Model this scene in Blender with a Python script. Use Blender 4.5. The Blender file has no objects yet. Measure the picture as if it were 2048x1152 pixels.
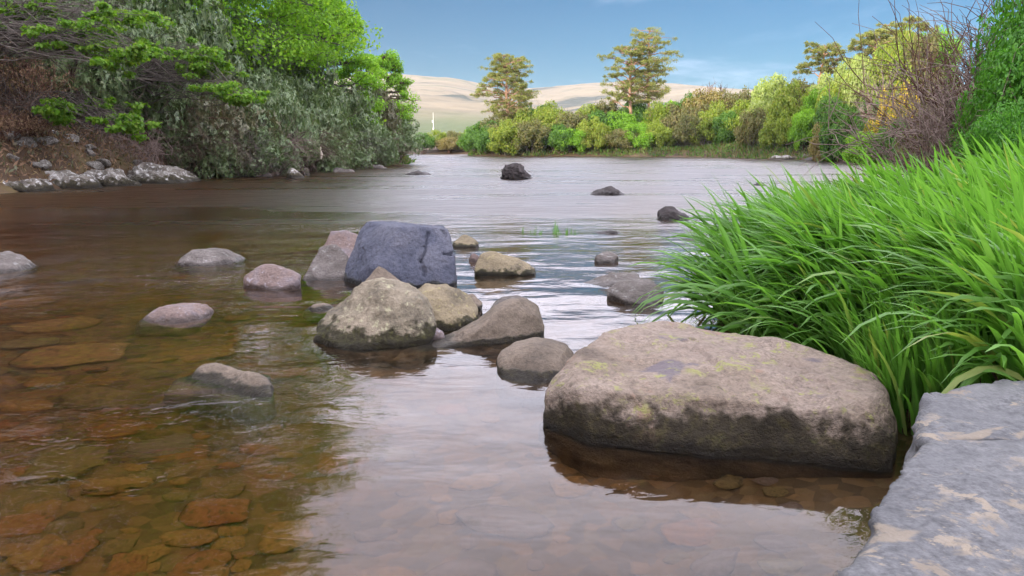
import bpy, bmesh, math
import numpy as np
from mathutils import Vector, Matrix
R = math.radians
sc = bpy.context.scene
C = sc.collection

# ------------------------------------------------------------------ camera, sky, sun, exposure
F_PX, HORIZON, CAM_H = 1480.0, 292.0, 1.0
PITCH = math.atan((576 - HORIZON) / F_PX)
cam_d = bpy.data.cameras.new('camera'); cam = bpy.data.objects.new('camera', cam_d); C.objects.link(cam)
cam_d.sensor_width = 36; cam_d.lens = F_PX * 36 / 2048; cam_d.clip_start = .05; cam_d.clip_end = 6000
cam.location = (0, 0, CAM_H); cam.rotation_euler = (math.pi / 2 - PITCH, 0, 0)
sc.camera = cam

SUN_AZ, SUN_EL = -132.0, 16.0          # azimuth clockwise from +Y (the view), degrees
w = bpy.data.worlds.new('World'); sc.world = w; w.use_nodes = True
nt = w.node_tree; nt.nodes.clear()
def wn(t, **k):
    n = nt.nodes.new(t)
    for a, b in k.items(): setattr(n, a, b)
    return n
out = wn('ShaderNodeOutputWorld'); bg = wn('ShaderNodeBackground'); bg.inputs[1].default_value = .12
sky = wn('ShaderNodeTexSky', sky_type='NISHITA'); sky.sun_disc = False
sky.sun_elevation = R(SUN_EL); sky.sun_rotation = R(SUN_AZ % 360); sky.air_density = 1.0; sky.dust_density = .6; sky.ozone_density = 2.5
tc = wn('ShaderNodeTexCoord'); sep = wn('ShaderNodeSeparateXYZ'); nt.links.new(tc.outputs['Generated'], sep.inputs[0])
den = wn('ShaderNodeMath', operation='ADD'); den.inputs[1].default_value = .22; nt.links.new(sep.outputs['Z'], den.inputs[0])
mx = wn('ShaderNodeMath', operation='MAXIMUM'); mx.inputs[1].default_value = .05; nt.links.new(den.outputs[0], mx.inputs[0])
dv = wn('ShaderNodeVectorMath', operation='DIVIDE'); cb = wn('ShaderNodeCombineXYZ')
for i in range(3): nt.links.new(mx.outputs[0], cb.inputs[i])
nt.links.new(tc.outputs['Generated'], dv.inputs[0]); nt.links.new(cb.outputs[0], dv.inputs[1])
nz = wn('ShaderNodeTexNoise'); nz.inputs['Scale'].default_value = 1.15; nz.inputs['Detail'].default_value = 6; nz.inputs['Roughness'].default_value = .5
nz.inputs['Distortion'].default_value = .5
sh = wn('ShaderNodeVectorMath', operation='ADD'); sh.inputs[1].default_value = (5.3, 2.6, .9); nt.links.new(dv.outputs[0], sh.inputs[0]); nt.links.new(sh.outputs[0], nz.inputs['Vector'])
# cloud cover: thin veils low down, a bright broken deck higher up (the river mirrors it)
el = wn('ShaderNodeMapRange'); el.interpolation_type = 'SMOOTHSTEP'
el.inputs['From Min'].default_value = .16; el.inputs['From Max'].default_value = .25; el.inputs['To Min'].default_value = -.255; el.inputs['To Max'].default_value = .42
nt.links.new(sep.outputs['Z'], el.inputs['Value'])
ad = wn('ShaderNodeMath', operation='ADD'); nt.links.new(nz.outputs['Fac'], ad.inputs[0]); nt.links.new(el.outputs[0], ad.inputs[1])
cm = wn('ShaderNodeMapRange'); cm.interpolation_type = 'SMOOTHSTEP'
cm.inputs['From Min'].default_value = .26; cm.inputs['From Max'].default_value = .92; cm.inputs['To Max'].default_value = .92
nt.links.new(ad.outputs[0], cm.inputs['Value'])
mix = wn('ShaderNodeMix', data_type='RGBA'); nt.links.new(cm.outputs[0], mix.inputs['Factor'])
tint = wn('ShaderNodeMix', data_type='RGBA', blend_type='MULTIPLY'); tint.inputs['Factor'].default_value = 1
tint.inputs['B'].default_value = (.07, .36, .53, 1); nt.links.new(sky.outputs[0], tint.inputs['A'])
nt.links.new(tint.outputs['Result'], mix.inputs['A']); mix.inputs['B'].default_value = (24.5, 23.8, 27.6, 1)
nt.links.new(mix.outputs['Result'], bg.inputs[0]); nt.links.new(bg.outputs[0], out.inputs[0])

sd = bpy.data.lights.new('sun', 'SUN'); sd.energy = 5.0; sd.angle = R(.5); sd.color = (1, .88, .70)
sun = bpy.data.objects.new('sun', sd); C.objects.link(sun)
_a, _e = R(SUN_AZ), R(SUN_EL)
SUN_DIR = Vector((math.sin(_a) * math.cos(_e), math.cos(_a) * math.cos(_e), math.sin(_e)))
sun.rotation_euler = SUN_DIR.to_track_quat('Z', 'Y').to_euler(); sun.location = (0, 0, 60)
vs = sc.view_settings; vs.view_transform = 'Standard'; vs.look = 'None'; vs.gamma = 1; vs.use_curve_mapping = False; vs.exposure = .5
sc.render.engine = 'CYCLES'
cy = sc.cycles; cy.use_denoising = True; cy.max_bounces = 10; cy.transmission_bounces = 6; cy.transparent_max_bounces = 8
cy.diffuse_bounces = 3; cy.glossy_bounces = 3; cy.sample_clamp_indirect = 6; cy.volume_bounces = 0

# ------------------------------------------------------------------ helpers
_cp, _sp = math.cos(PITCH), math.sin(PITCH)
def ray(px, py):
    x = (px - 1024) / F_PX; u = (576 - py) / F_PX
    return np.array([x, _cp + u * _sp, -_sp + u * _cp])
def at_z(px, py, z=0.0):
    d = ray(px, py); t = (z - CAM_H) / d[2]; return np.array([0, 0, CAM_H]) + t * d
def at_y(px, py, Y):
    d = ray(px, py); return np.array([0, 0, CAM_H]) + d * (Y / d[1])

def _hash(ix, iy, iz, seed):
    h = (ix * 374761393 + iy * 668265263 + iz * 2147483647 + seed * 1274126177) & 0xffffffff
    h = ((h ^ (h >> 13)) * 1274126177) & 0xffffffff
    return (h ^ (h >> 16)) / 4294967296.0
def vnoise(P, seed=0):
    P = np.asarray(P, float); i = np.floor(P).astype(np.int64); f = P - i; f = f * f * f * (f * (f * 6 - 15) + 10)
    r = 0
    for dx in (0, 1):
        for dy in (0, 1):
            for dz in (0, 1):
                wgt = (f[:, 0] if dx else 1 - f[:, 0]) * (f[:, 1] if dy else 1 - f[:, 1]) * (f[:, 2] if dz else 1 - f[:, 2])
                r = r + wgt * _hash(i[:, 0] + dx, i[:, 1] + dy, i[:, 2] + dz, seed)
    return r * 2 - 1
def fbm(P, seed=0, oct=4, gain=.5):
    a, s, r = 1.0, 1.0, 0
    for k in range(oct):
        r = r + a * vnoise(P * s + 13.7 * k, seed + k); a *= gain; s *= 2.03
    return r

def mk_mesh(name, V, polys, mat=None, smooth=False):
    """polys: list of (n,k) index arrays"""
    me = bpy.data.meshes.new(name); V = np.ascontiguousarray(V, np.float32)
    me.vertices.add(len(V)); me.vertices.foreach_set('co', V.ravel())
    loops = np.concatenate([p.ravel() for p in polys]).astype(np.int32)
    cnt = np.concatenate([np.full(len(p), p.shape[1]) for p in polys])
    st = np.concatenate([[0], np.cumsum(cnt)[:-1]]).astype(np.int32)
    me.loops.add(len(loops)); me.loops.foreach_set('vertex_index', loops)
    me.polygons.add(len(cnt)); me.polygons.foreach_set('loop_start', st)
    try: me.polygons.foreach_set('loop_total', cnt.astype(np.int32))
    except Exception: pass
    if smooth: me.polygons.foreach_set('use_smooth', np.ones(len(cnt), bool))
    me.update(calc_edges=True); me.validate()
    if mat: me.materials.append(mat)
    return me
def link(name, me, parent=None, loc=(0, 0, 0), rot=(0, 0, 0), scale=(1, 1, 1)):
    o = bpy.data.objects.new(name, me); C.objects.link(o); o.location = loc; o.rotation_euler = rot; o.scale = scale
    if parent: o.parent = parent
    return o
def tag(o, label=None, cat=None, group=None, kind=None):
    if label: o['label'] = label
    if cat: o['category'] = cat
    if group: o['group'] = group
    if kind: o['kind'] = kind
    return o

# node helper
class NT:
    def __init__(s, name, m=None):
        s.m = bpy.data.materials.new(name); s.m.use_nodes = True; s.t = s.m.node_tree; s.t.nodes.clear()
        s.out = s.n('ShaderNodeOutputMaterial')
    def n(s, t, **k):
        n = s.t.nodes.new(t)
        for a, b in k.items(): setattr(n, a, b)
        return n
    def l(s, a, b): s.t.links.new(a, b)
    def set(s, sock, v):
        if isinstance(v, bpy.types.NodeSocket): s.l(v, sock)
        else: sock.default_value = v
    def math(s, op, a, b=0.0, clamp=False):
        n = s.n('ShaderNodeMath', operation=op, use_clamp=clamp); s.set(n.inputs[0], a); s.set(n.inputs[1], b); return n.outputs[0]
    def noise(s, vec, scale, detail=4, rough=.55, dist=0.0):
        n = s.n('ShaderNodeTexNoise'); s.l(vec, n.inputs['Vector']); n.inputs['Scale'].default_value = scale
        n.inputs['Detail'].default_value = detail; n.inputs['Roughness'].default_value = rough; n.inputs['Distortion'].default_value = dist
        return n.outputs['Fac']
    def ramp(s, fac, stops, interp='LINEAR'):
        n = s.n('ShaderNodeValToRGB'); s.l(fac, n.inputs[0]); e = n.color_ramp.elements; n.color_ramp.interpolation = interp
        while len(e) < len(stops): e.new(.5)
        for k, (p, c) in enumerate(stops):
            e[k].position = p; e[k].color = (*c, 1) if len(c) == 3 else c
        return n.outputs[0]
    def step(s, v, a, b, lo=0.0, hi=1.0):
        n = s.n('ShaderNodeMapRange', interpolation_type='SMOOTHSTEP'); s.l(v, n.inputs['Value'])
        n.inputs['From Min'].default_value = a; n.inputs['From Max'].default_value = b; n.inputs['To Min'].default_value = lo; n.inputs['To Max'].default_value = hi
        return n.outputs[0]
    def mix(s, f, a, b, mode='MIX'):
        n = s.n('ShaderNodeMix', data_type='RGBA', blend_type=mode); s.set(n.inputs['Factor'], f)
        for k, v in (('A', a), ('B', b)):
            if isinstance(v, tuple): n.inputs[k].default_value = (*v, 1) if len(v) == 3 else v
            else: s.l(v, n.inputs[k])
        return n.outputs['Result']
    def bump(s, h, strength=.5, dist=.02, normal=None):
        n = s.n('ShaderNodeBump'); s.l(h, n.inputs['Height']); n.inputs['Strength'].default_value = strength; n.inputs['Distance'].default_value = dist
        if normal: s.l(normal, n.inputs['Normal'])
        return n.outputs[0]
    def principled(s, col, rough=.8, normal=None, spec=.3):
        p = s.n('ShaderNodeBsdfPrincipled'); s.set(p.inputs['Base Color'], col if not isinstance(col, tuple) else (*col, 1)); s.set(p.inputs['Roughness'], rough)
        p.inputs['Specular IOR Level'].default_value = spec
        if normal: s.l(normal, p.inputs['Normal'])
        return p
    def surf(s, sh): s.l(sh if isinstance(sh, bpy.types.NodeSocket) else sh.outputs[0], s.out.inputs['Surface']); return s.m

# ------------------------------------------------------------------ terrain
RIVER = np.array([(-9, -40), (-10, -8), (-10.8, 6), (-11, 14), (-10.6, 18), (-10.2, 23.5), (-9.2, 28), (-7.6, 36), (-5.9, 42.5), (-6.6, 49), (-12, 58), (-22, 72), (-30, 100), (-18, 98), (-8, 95),
                  (-1, 92), (-4.6, 84), (-4.4, 77.5), (1, 75.5), (9, 74), (16, 70), (19, 64), (20, 59), (23.5, 54), (25, 48), (20, 36), (13, 25), (7.6, 16), (4.6, 11.2), (2.9, 8.4),
                  (1.75, 6.2), (1.25, 4.9), (1.3, 3.9), (1.42, 3.0), (1.3, 2.4), (1.0, 1.7), (.85, .8), (.9, -1), (2, -40)], float)
def sdist(X, Y):
    P = np.stack([X, Y], -1); A = RIVER; B = np.roll(RIVER, -1, 0); d = np.full(X.shape, 1e9); ins = np.zeros(X.shape, bool)
    for a, b in zip(A, B):
        ab = b - a; t = np.clip(((P - a) @ ab) / (ab @ ab), 0, 1); q = P - (a + t[..., None] * ab); d = np.minimum(d, np.hypot(q[..., 0], q[..., 1]))
        c = (a[1] > Y) != (b[1] > Y); xx = a[0] + (Y - a[1]) / (b[1] - a[1] + 1e-12) * ab[0]; ins ^= c & (X < xx)
    return np.where(ins, -d, d)
def sst(x, a, b):
    t = np.clip((x - a) / (b - a), 0, 1); return t * t * (3 - 2 * t)
def ground(X, Y):
    X = np.asarray(X, float); Y = np.asarray(Y, float); s = sdist(X, Y); Z = np.zeros_like(X)
    P = np.stack([X, Y, np.zeros_like(X)], -1).reshape(-1, 3)
    n1 = fbm(P * .35, 3, 4).reshape(X.shape); n2 = fbm(P * 1.7, 9, 3).reshape(X.shape); n3 = fbm(P * .06, 21, 3).reshape(X.shape)
    # bed
    near = 1 - sst(np.hypot(X + 1, Y - 3), 4, 10)
    dep = .10 + np.minimum(.55, .11 * (-s)) + .35 * sst(-s, 3, 8)
    dep = dep * (1 - near) + near * (.08 + .20 * sst(-s, 0, .9))
    bed = -dep + .04 * n2 * sst(-s, .1, .8)
    wl = sst(-X, 3, 7) * (1 - sst(Y, 62, 78)); tap = 1 - .80 * sst(Y + .35 * X, 14, 42)
    hl = .9 * sst(s, 0, 1.2) + np.minimum((.62 + .35 * (1 - sst(Y, -8, 8))) * np.maximum(s - 1, 0), 24 - 14 * sst(Y, -2, 16)) * tap + .5 * n1 * sst(s, .5, 5)
    wr = sst(X, -1, 1) * (1 - sst(Y, 66, 76))
    nearr = 1 - sst(Y, 12, 24)
    hr_near = .22 * sst(s, 0, .5) + .20 * sst(s, .8, 2.2) + .34 * np.maximum(s - 4.4, 0) * (1 - .6 * sst(s, 8, 20))
    hr_far = .7 * sst(s, 0, 1.5) + .30 * np.maximum(s - 1.5, 0) * (1 - sst(s, 20, 60) * .75)
    hr = nearr * hr_near + (1 - nearr) * hr_far + .18 * n1 * sst(s, 1, 6)
    hf = .5 * sst(s, 0, 1.2) + .05 * np.minimum(np.maximum(s - 1, 0), 25) + .25 * n1 * sst(s, 1, 5)
    bank = wl * hl + (1 - wl) * (wr * hr + (1 - wr) * hf)
    bank = bank * (1 - sst(np.hypot(X, Y), 140, 300)) + 2 * sst(np.hypot(X, Y), 140, 300) + .02 * n2 * sst(s, .2, 1)
    Z = np.where(s < 0, bed, bank)
    Z = np.where((s >= 0) & (s < .25), np.minimum(Z, -.06 + (s / .25) * (Z + .06)), Z)
    return Z
def gz(x, y): return float(ground(np.array([x]), np.array([y]))[0])

g = NT('ground_soil'); pos = g.n('ShaderNodeNewGeometry').outputs['Position']; sp_ = g.n('ShaderNodeSeparateXYZ'); g.l(pos, sp_.inputs[0])
n1 = g.noise(pos, 1.2, 6); n2 = g.noise(pos, 9, 5); n3 = g.noise(pos, .12, 3)
litter = g.ramp(n1, [(.30, (.035, .025, .015)), (.5, (.085, .052, .030)), (.66, (.10, .075, .03)), (.8, (.06, .075, .02))])
vor = g.n('ShaderNodeTexVoronoi'); g.l(pos, vor.inputs['Vector']); vor.inputs['Scale'].default_value = 16
bedc = g.ramp(vor.outputs['Color'], [(.2, (.03, .02, .01)), (.45, (.075, .048, .02)), (.62, (.11, .066, .028)), (.85, (.08, .06, .028))])
bedc = g.mix(g.math('MULTIPLY', n2, .6), bedc, (.085, .06, .028))
under = g.step(sp_.outputs['Z'], -.04, .02)
col = g.mix(under, bedc, litter)
vd = g.step(vor.outputs['Distance'], 0, .6)
b1 = g.bump(g.mix(under, vor.outputs['Distance'], n2), .6, .03)
g.surf(g.principled(col, .85, b1)); M_GROUND = g.m
NG = 460
u = np.linspace(-1, 1, NG); gx = 3 * np.sinh(6.9 * u); gy = 3 * np.sinh(6.9 * u) + 4
GX, GY = np.meshgrid(gx, gy); GZ = ground(GX, GY)
idx = np.arange(NG * NG).reshape(NG, NG)
quads = np.stack([idx[:-1, :-1], idx[:-1, 1:], idx[1:, 1:], idx[1:, :-1]], -1).reshape(-1, 4)
tag(link('ground', mk_mesh('ground', np.stack([GX, GY, GZ], -1).reshape(-1, 3), [quads], M_GROUND, True)), kind='structure')

# ------------------------------------------------------------------ water: a closed body, clear peaty brown
wt = NT('river_water'); pos = wt.n('ShaderNodeNewGeometry').outputs['Position']
mp = wt.n('ShaderNodeMapping'); wt.l(pos, mp.inputs[0]); mp.inputs['Scale'].default_value = (.75, 1.25, 1); mp.inputs['Rotation'].default_value = (0, 0, R(-18))
v = mp.outputs[0]
big = wt.noise(v, .55, 3, .55); mid = wt.noise(v, 3.2, 3, .55, .6); fine = wt.noise(v, 13, 3, .6, .4)
patch = wt.step(wt.noise(pos, .42, 2, .5), .42, .62)               # riffles between calm stretches
sy = wt.n('ShaderNodeSeparateXYZ'); wt.l(pos, sy.inputs[0])
far = wt.step(sy.outputs['Y'], 4, 18)
leftr = wt.step(sy.outputs['X'], -.1, -1.2)
rough = wt.math('MAXIMUM', wt.math('MULTIPLY', patch, wt.math('MAXIMUM', leftr, far)), wt.math('MULTIPLY', far, .75))
h = wt.math('ADD', wt.math('MULTIPLY', big, .65), wt.math('ADD', wt.math('MULTIPLY', mid, wt.math('ADD', wt.math('MULTIPLY', rough, .44), .05)), wt.math('MULTIPLY', fine, wt.math('ADD', wt.math('MULTIPLY', rough, .13), .008))))
nb = wt.bump(h, 1.0, .10)
gl = wt.n('ShaderNodeBsdfGlass'); gl.inputs['IOR'].default_value = 1.333; mps = wt.n('ShaderNodeMapping'); wt.l(pos, mps.inputs[0]); mps.inputs['Scale'].default_value = (.16, .9, 1); mps.inputs['Rotation'].default_value = (0, 0, R(-6))
streak = wt.step(wt.noise(mps.outputs[0], .55, 4, .6, .3), .34, .58, .40, 1.0)
wt.l(wt.math('ADD', .02, wt.math('MULTIPLY', wt.step(sy.outputs['Y'], 3.5, 13, 0, .36), streak)), gl.inputs['Roughness']); wt.l(nb, gl.inputs['Normal'])
wt.surf(gl)
va = wt.n('ShaderNodeVolumeAbsorption'); va.inputs['Color'].default_value = (.78, .54, .14, 1); va.inputs['Density'].default_value = 2.3
wt.l(va.outputs[0], wt.out.inputs['Volume'])
bm = bmesh.new()
bmesh.ops.create_cube(bm, size=1)
for q in bm.verts: q.co = Vector((q.co.x * 130 + 10, q.co.y * 170 + 40, -4 if q.co.z < 0 else 0))
me = bpy.data.meshes.new('river_water'); bm.to_mesh(me); bm.free(); me.materials.append(wt.m)
tag(link('river', me), kind='structure')

# ------------------------------------------------------------------ rocks
def rock_mat(name, cols, lichen=None, lich_amt=.0, moss_top=None, moss_col=(.030, .028, .010), wet=.035, scale=3.0, speck=.25, bump=.5, patches=(), streak=False):
    k_ = dict(slab_stone=.50, mossy_boulder_stone=.66, blue_grey_stone=.60, dark_wet_stone=.9, pale_lichened_shore_stone=1.0).get(name, .50 if name.startswith('riverbed') else .70); cols = [tuple(x * k_ for x in c) for c in cols]; lichen = lichen and tuple(x * max(k_, .62) for x in lichen); patches = [(tuple(x * max(k_, .50) for x in p[0]),) + tuple(p[1:]) for p in patches]
    g = NT(name); tcn = g.n('ShaderNodeTexCoord'); oi = g.n('ShaderNodeObjectInfo')
    vm = g.n('ShaderNodeVectorMath', operation='ADD'); g.l(tcn.outputs['Object'], vm.inputs[0])
    cx = g.n('ShaderNodeCombineXYZ'); k = g.math('MULTIPLY', oi.outputs['Random'], 37.0)
    g.l(k, cx.inputs[0]); g.l(k, cx.inputs[2]); g.l(cx.outputs[0], vm.inputs[1]); v = vm.outputs[0]
    vb = v
    if streak:
        mpn = g.n('ShaderNodeMapping'); g.l(v, mpn.inputs[0]); mpn.inputs['Scale'].default_value = (.7, .7, 2.4); mpn.inputs['Rotation'].default_value = (0, R(20), 0); vb = mpn.outputs[0]
    pz = g.n('ShaderNodeSeparateXYZ'); geo = g.n('ShaderNodeNewGeometry'); g.l(geo.outputs['Position'], pz.inputs[0])
    a = g.noise(vb, scale, 8, .62, .3); b = g.noise(v, scale * 14, 5, .6); b2 = g.noise(v, max(60, scale * 40), 3, .7); c = g.noise(v, scale * 2.6, 6, .6)
    n = len(cols); col = g.ramp(a, [(.30 + .40 * i / max(1, n - 1), cc) for i, cc in enumerate(cols)])
    sp = g.ramp(b, [(.30, (.45, .45, .45)), (.5, (1, 1, 1)), (.7, (1.35, 1.33, 1.3))])
    sp2 = g.ramp(b2, [(.36, (.50, .49, .48)), (.5, (1, 1, 1)), (.64, (1.5, 1.48, 1.45))])
    col = g.mix(min(1, speck * 2.2), col, sp, 'MULTIPLY'); col = g.mix(g.step(c, .3, .7, .12, .6), col, sp2, 'MULTIPLY')
    for pc, psc, lo, hi in patches:
        m = g.step(g.noise(v, psc, 5, .6, .4), lo, hi); col = g.mix(g.math('MULTIPLY', m, .8), col, pc)
    if lichen:
        m = g.math('MULTIPLY', g.step(g.noise(v, scale * 5, 6, .72, .5), .60 - lich_amt, .66 - lich_amt), g.step(c, .42, .58))
        col = g.mix(g.math('MULTIPLY', m, .8), col, lichen)
    rough = .82; mh = None
    if moss_top is not None:
        zz = g.math('ADD', pz.outputs['Z'], g.math('MULTIPLY', g.math('SUBTRACT', c, .5), moss_top * 2.8))
        mh = g.step(zz, moss_top * 1.0, moss_top * .55)
        mc = g.ramp(g.noise(v, scale * 9, 5, .7), [(.35, tuple(x * .45 for x in moss_col)), (.52, moss_col), (.70, (moss_col[0] * 2.3, moss_col[1] * 2.4, moss_col[2] * 1.6))])
        col = g.mix(g.math('MULTIPLY', mh, .9), col, mc)
    if not name.startswith('riverbed'): col = g.mix(g.step(pz.outputs['Z'], -.012, -.05), col, g.ramp(c, [(.35, (.045, .028, .014)), (.65, (.13, .085, .045))]))
    zw = g.math('ADD', pz.outputs['Z'], g.math('MULTIPLY', g.math('SUBTRACT', c, .5), wet * 2))
    wm = g.math('MULTIPLY', g.step(zw, wet, wet * .3), g.step(pz.outputs['Z'], -.035, -.008))
    col = g.mix(wm, col, g.mix(1.0, col, (.36, .33, .30), 'MULTIPLY'))
    rr = g.math('SUBTRACT', rough, g.math('MULTIPLY', wm, .5))
    hgt = g.math('ADD', g.math('MULTIPLY', a, 1.2), g.math('ADD', g.math('ADD', g.math('MULTIPLY', b, .35), g.math('MULTIPLY', b2, .16)), g.math('MULTIPLY', c, .6)))
    if mh is not None: hgt = g.math('ADD', hgt, g.math('MULTIPLY', g.math('MULTIPLY', mh, g.noise(v, scale * 22, 4, .8)), .9))
    g.surf(g.principled(col, rr, g.bump(hgt, bump, .045), .25)); return g.m

M_BOULDER = rock_mat('boulder_stone', [(.15, .115, .085), (.27, .21, .16), (.34, .275, .22), (.30, .235, .19)], (.30, .31, .10), .03, None, scale=1.6, bump=.45, patches=[((.46, .29, .21), 3.5, .60, .72), ((.15, .125, .15), 2.2, .62, .70)], streak=True)
M_TAN = rock_mat('lichened_tan_stone', [(.12, .105, .08), (.26, .22, .155), (.37, .31, .225)], (.46, .44, .27), .06, .10, scale=4.5, bump=.8)
M_TAN2 = rock_mat('yellow_lichened_stone', [(.13, .11, .075), (.27, .22, .14), (.34, .28, .17)], (.42, .37, .17), .05, .05, scale=6, bump=.8)
M_BLUE = rock_mat('blue_grey_stone', [(.065, .072, .10), (.11, .12, .165), (.17, .175, .215)], None, 0, .05, (.03, .03, .03), scale=3.5, bump=.8, patches=[((.10, .085, .075), 9, .69, .73)])
M_BROWN = rock_mat('brown_stone', [(.10, .08, .06), (.17, .135, .10), (.23, .185, .145)], None, 0, .03, (.04, .035, .02), scale=3.5, bump=.5)
M_RED = rock_mat('reddish_violet_stone', [(.13, .095, .085), (.20, .145, .125), (.21, .185, .20)], (.42, .40, .45), .03, None, scale=5, bump=.5)
M_GREY = rock_mat('grey_stone', [(.08, .07, .06), (.15, .13, .115), (.22, .195, .18)], (.36, .36, .34), .04, None, scale=4.5, bump=.7)
M_DARK = rock_mat('dark_wet_stone', [(.022, .018, .017), (.05, .042, .04), (.095, .08, .075)], None, 0, None, scale=6, bump=.9, wet=.10)
M_PALE = rock_mat('pale_lichened_shore_stone', [(.07, .06, .05), (.17, .15, .125), (.36, .34, .31)], (.68, .68, .66), .08, .22, (.045, .038, .02), scale=2.6, bump=.9, wet=.12)
M_SLAB = rock_mat('slab_stone', [(.135, .138, .145), (.185, .188, .194), (.235, .238, .24)], (.36, .30, .22), .05, None, scale=2.3, bump=.5, patches=[((.34, .28, .21), 7.0, .62, .66), ((.36, .30, .225), 4.0, .58, .63), ((.20, .17, .15), 11, .73, .77)])
M_BED = [rock_mat('riverbed_stone_%s' % n_, c_, None, 0, None, scale=6, bump=.4, wet=-9, patches=[((.10, .085, .03), 5, .52, .68)]) for n_, c_ in
         (('ochre', [(.16, .095, .03), (.29, .175, .06), (.38, .24, .085)]), ('rust', [(.16, .075, .028), (.28, .135, .052), (.36, .18, .075)]), ('olive', [(.11, .08, .032), (.20, .15, .06), (.27, .21, .085)]), ('rose', [(.12, .085, .07), (.19, .14, .12), (.24, .19, .165)]))]

def rock_object(name, label, cat, V, polys, mat, group=None, smooth=True):
    lo, hi = V.min(0), V.max(0); o = np.array([(lo[0] + hi[0]) / 2, (lo[1] + hi[1]) / 2, 0.0])
    ob = link(name, mk_mesh(name, V - o, polys, mat, smooth), loc=tuple(o)); return tag(ob, label, cat, group)

def rock_out(name, label, top, wl, depth, mat, slant=0.0, lean=.25, zb=-.32, e1=.62, e2=.75, seed=1, amp=.05, freq=2.2, n=(128, 64), group=None, flare=1.0, base=None, fine=.25, cuts=6, cut=.13):
    """a rock whose front outline is TOP (photo pixels, left waterline over the top to the right waterline); WL the waterline of its front"""
    top = np.array(top, float); cx = (top[:, 0].min() + top[:, 0].max()) / 2
    pf = at_z(cx, wl, 0 if base is None else base); yc = pf[1] + depth * .85; Xc = at_y(cx, wl, yc)[0]
    W = []
    for px, py in top:
        d = ray(px, py); t = (yc - slant * Xc + lean * CAM_H) / (d[1] - slant * d[0] - lean * d[2]); W.append((t * d[0], CAM_H + t * d[2]))
    W = np.array(W); x0, x1 = W[0, 0], W[-1, 0]; z0 = zb
    mid = (x0 + x1) / 2
    Wb = np.array([(mid + (x1 - mid) * flare, z0), (mid + (x0 - mid) * flare, z0)])
    poly = np.vstack([W, Wb]); c = np.array([(poly[:, 0].min() + poly[:, 0].max()) / 2, (poly[:, 1].max() * .55 + z0 * .45)])
    dn = []
    for a, b in zip(poly, np.roll(poly, -1, 0)):
        for s in np.linspace(0, 1, 14, endpoint=False): dn.append(a + (b - a) * s)
    dn = np.array(dn) - c; th = np.arctan2(dn[:, 1], dn[:, 0]); rr = np.hypot(dn[:, 0], dn[:, 1]); o = np.argsort(th); th, rr = th[o], rr[o]
    nt_, nf = n; T = np.linspace(-np.pi, np.pi, nt_, endpoint=False); rad = np.interp(T, np.r_[th - 2 * np.pi, th, th + 2 * np.pi], np.r_[rr, rr, rr])
    k = np.array([1, 2, 1]) / 4; rad = np.convolve(np.r_[rad[-1], rad, rad[0]], k, 'valid')
    PH = np.linspace(-np.pi / 2, np.pi / 2, nf + 2)[1:-1]
    cc = np.abs(np.cos(PH)) ** e1; ss = np.sign(np.sin(PH)) * np.abs(np.sin(PH)) ** e2
    X = c[0] + (rad * np.cos(T))[None] * cc[:, None]; Z = c[1] + (rad * np.sin(T))[None] * cc[:, None]
    Y = yc + slant * (X - Xc) + lean * Z + depth * ss[:, None]
    V = np.stack([X, Y, Z], -1).reshape(-1, 3)
    pol = np.array([[c[0], yc + slant * (c[0] - Xc) + lean * c[1] - depth, c[1]], [c[0], yc + slant * (c[0] - Xc) + lean * c[1] + depth, c[1]]])
    V = np.vstack([V, pol]); cen = np.array([c[0], yc, c[1]]); size = max(rad.max(), depth)
    rc = np.random.default_rng(seed + 900)
    for _ in range(cuts):
        az = rc.uniform(-1.2, 1.2); e_ = rc.uniform(-.15, 1.0); nn = np.array([math.sin(az) * math.cos(e_), -math.cos(az) * math.cos(e_), math.sin(e_)]); dd = V @ nn; hh = dd.max() - size * rc.uniform(.25, 1) * cut; V = V - np.outer(np.maximum(dd - hh, 0) * .85, nn)
    dirn = (V - cen); dirn /= np.linalg.norm(dirn, axis=1)[:, None] + 1e-9
    q = V / size
    disp = fbm(q * freq, seed, 4) + .6 * (np.abs(fbm(q * freq * 1.6 + 5, seed + 50, 3)) * -1 + .3) + fine * fbm(q * freq * 6, seed + 9, 3)
    V = V + dirn * (disp * amp * size)[:, None]
    i = np.arange(nf * nt_).reshape(nf, nt_); j = np.roll(i, -1, 1)
    Q = np.stack([i[:-1], j[:-1], j[1:], i[1:]], -1).reshape(-1, 4)
    f0 = np.stack([np.full(nt_, nf * nt_), j[0], i[0]], -1); f1 = np.stack([np.full(nt_, nf * nt_ + 1), i[-1], j[-1]], -1)
    return rock_object(name, label, 'rock', V, [Q, f0, f1], mat, group)

def remesh(V, polys, vox):
    me = mk_mesh('t', V, polys); o = bpy.data.objects.new('t', me); C.objects.link(o)
    m = o.modifiers.new('r', 'REMESH'); m.mode = 'VOXEL'; m.voxel_size = vox
    dg = bpy.context.evaluated_depsgraph_get(); ev = o.evaluated_get(dg); e = ev.to_mesh()
    n = len(e.vertices); P = np.empty(n * 3, np.float32); e.vertices.foreach_get('co', P); P = P.reshape(-1, 3).astype(float)
    L = np.empty(len(e.loops), np.int32); e.loops.foreach_get('vertex_index', L); Q = L.reshape(-1, 4)
    ev.to_mesh_clear(); bpy.data.objects.remove(o); bpy.data.meshes.remove(me); return P, Q
def relax(P, Q, it):
    a = np.concatenate([Q[:, k] for k in range(4)]); b = np.concatenate([Q[:, (k + 1) % 4] for k in range(4)])
    cnt = np.bincount(a, minlength=len(P))[:, None] + 1e-9
    for _ in range(it):
        s = np.stack([np.bincount(a, P[b, k], len(P)) for k in range(3)], -1); P = P * .5 + .5 * s / cnt
    return P
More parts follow.
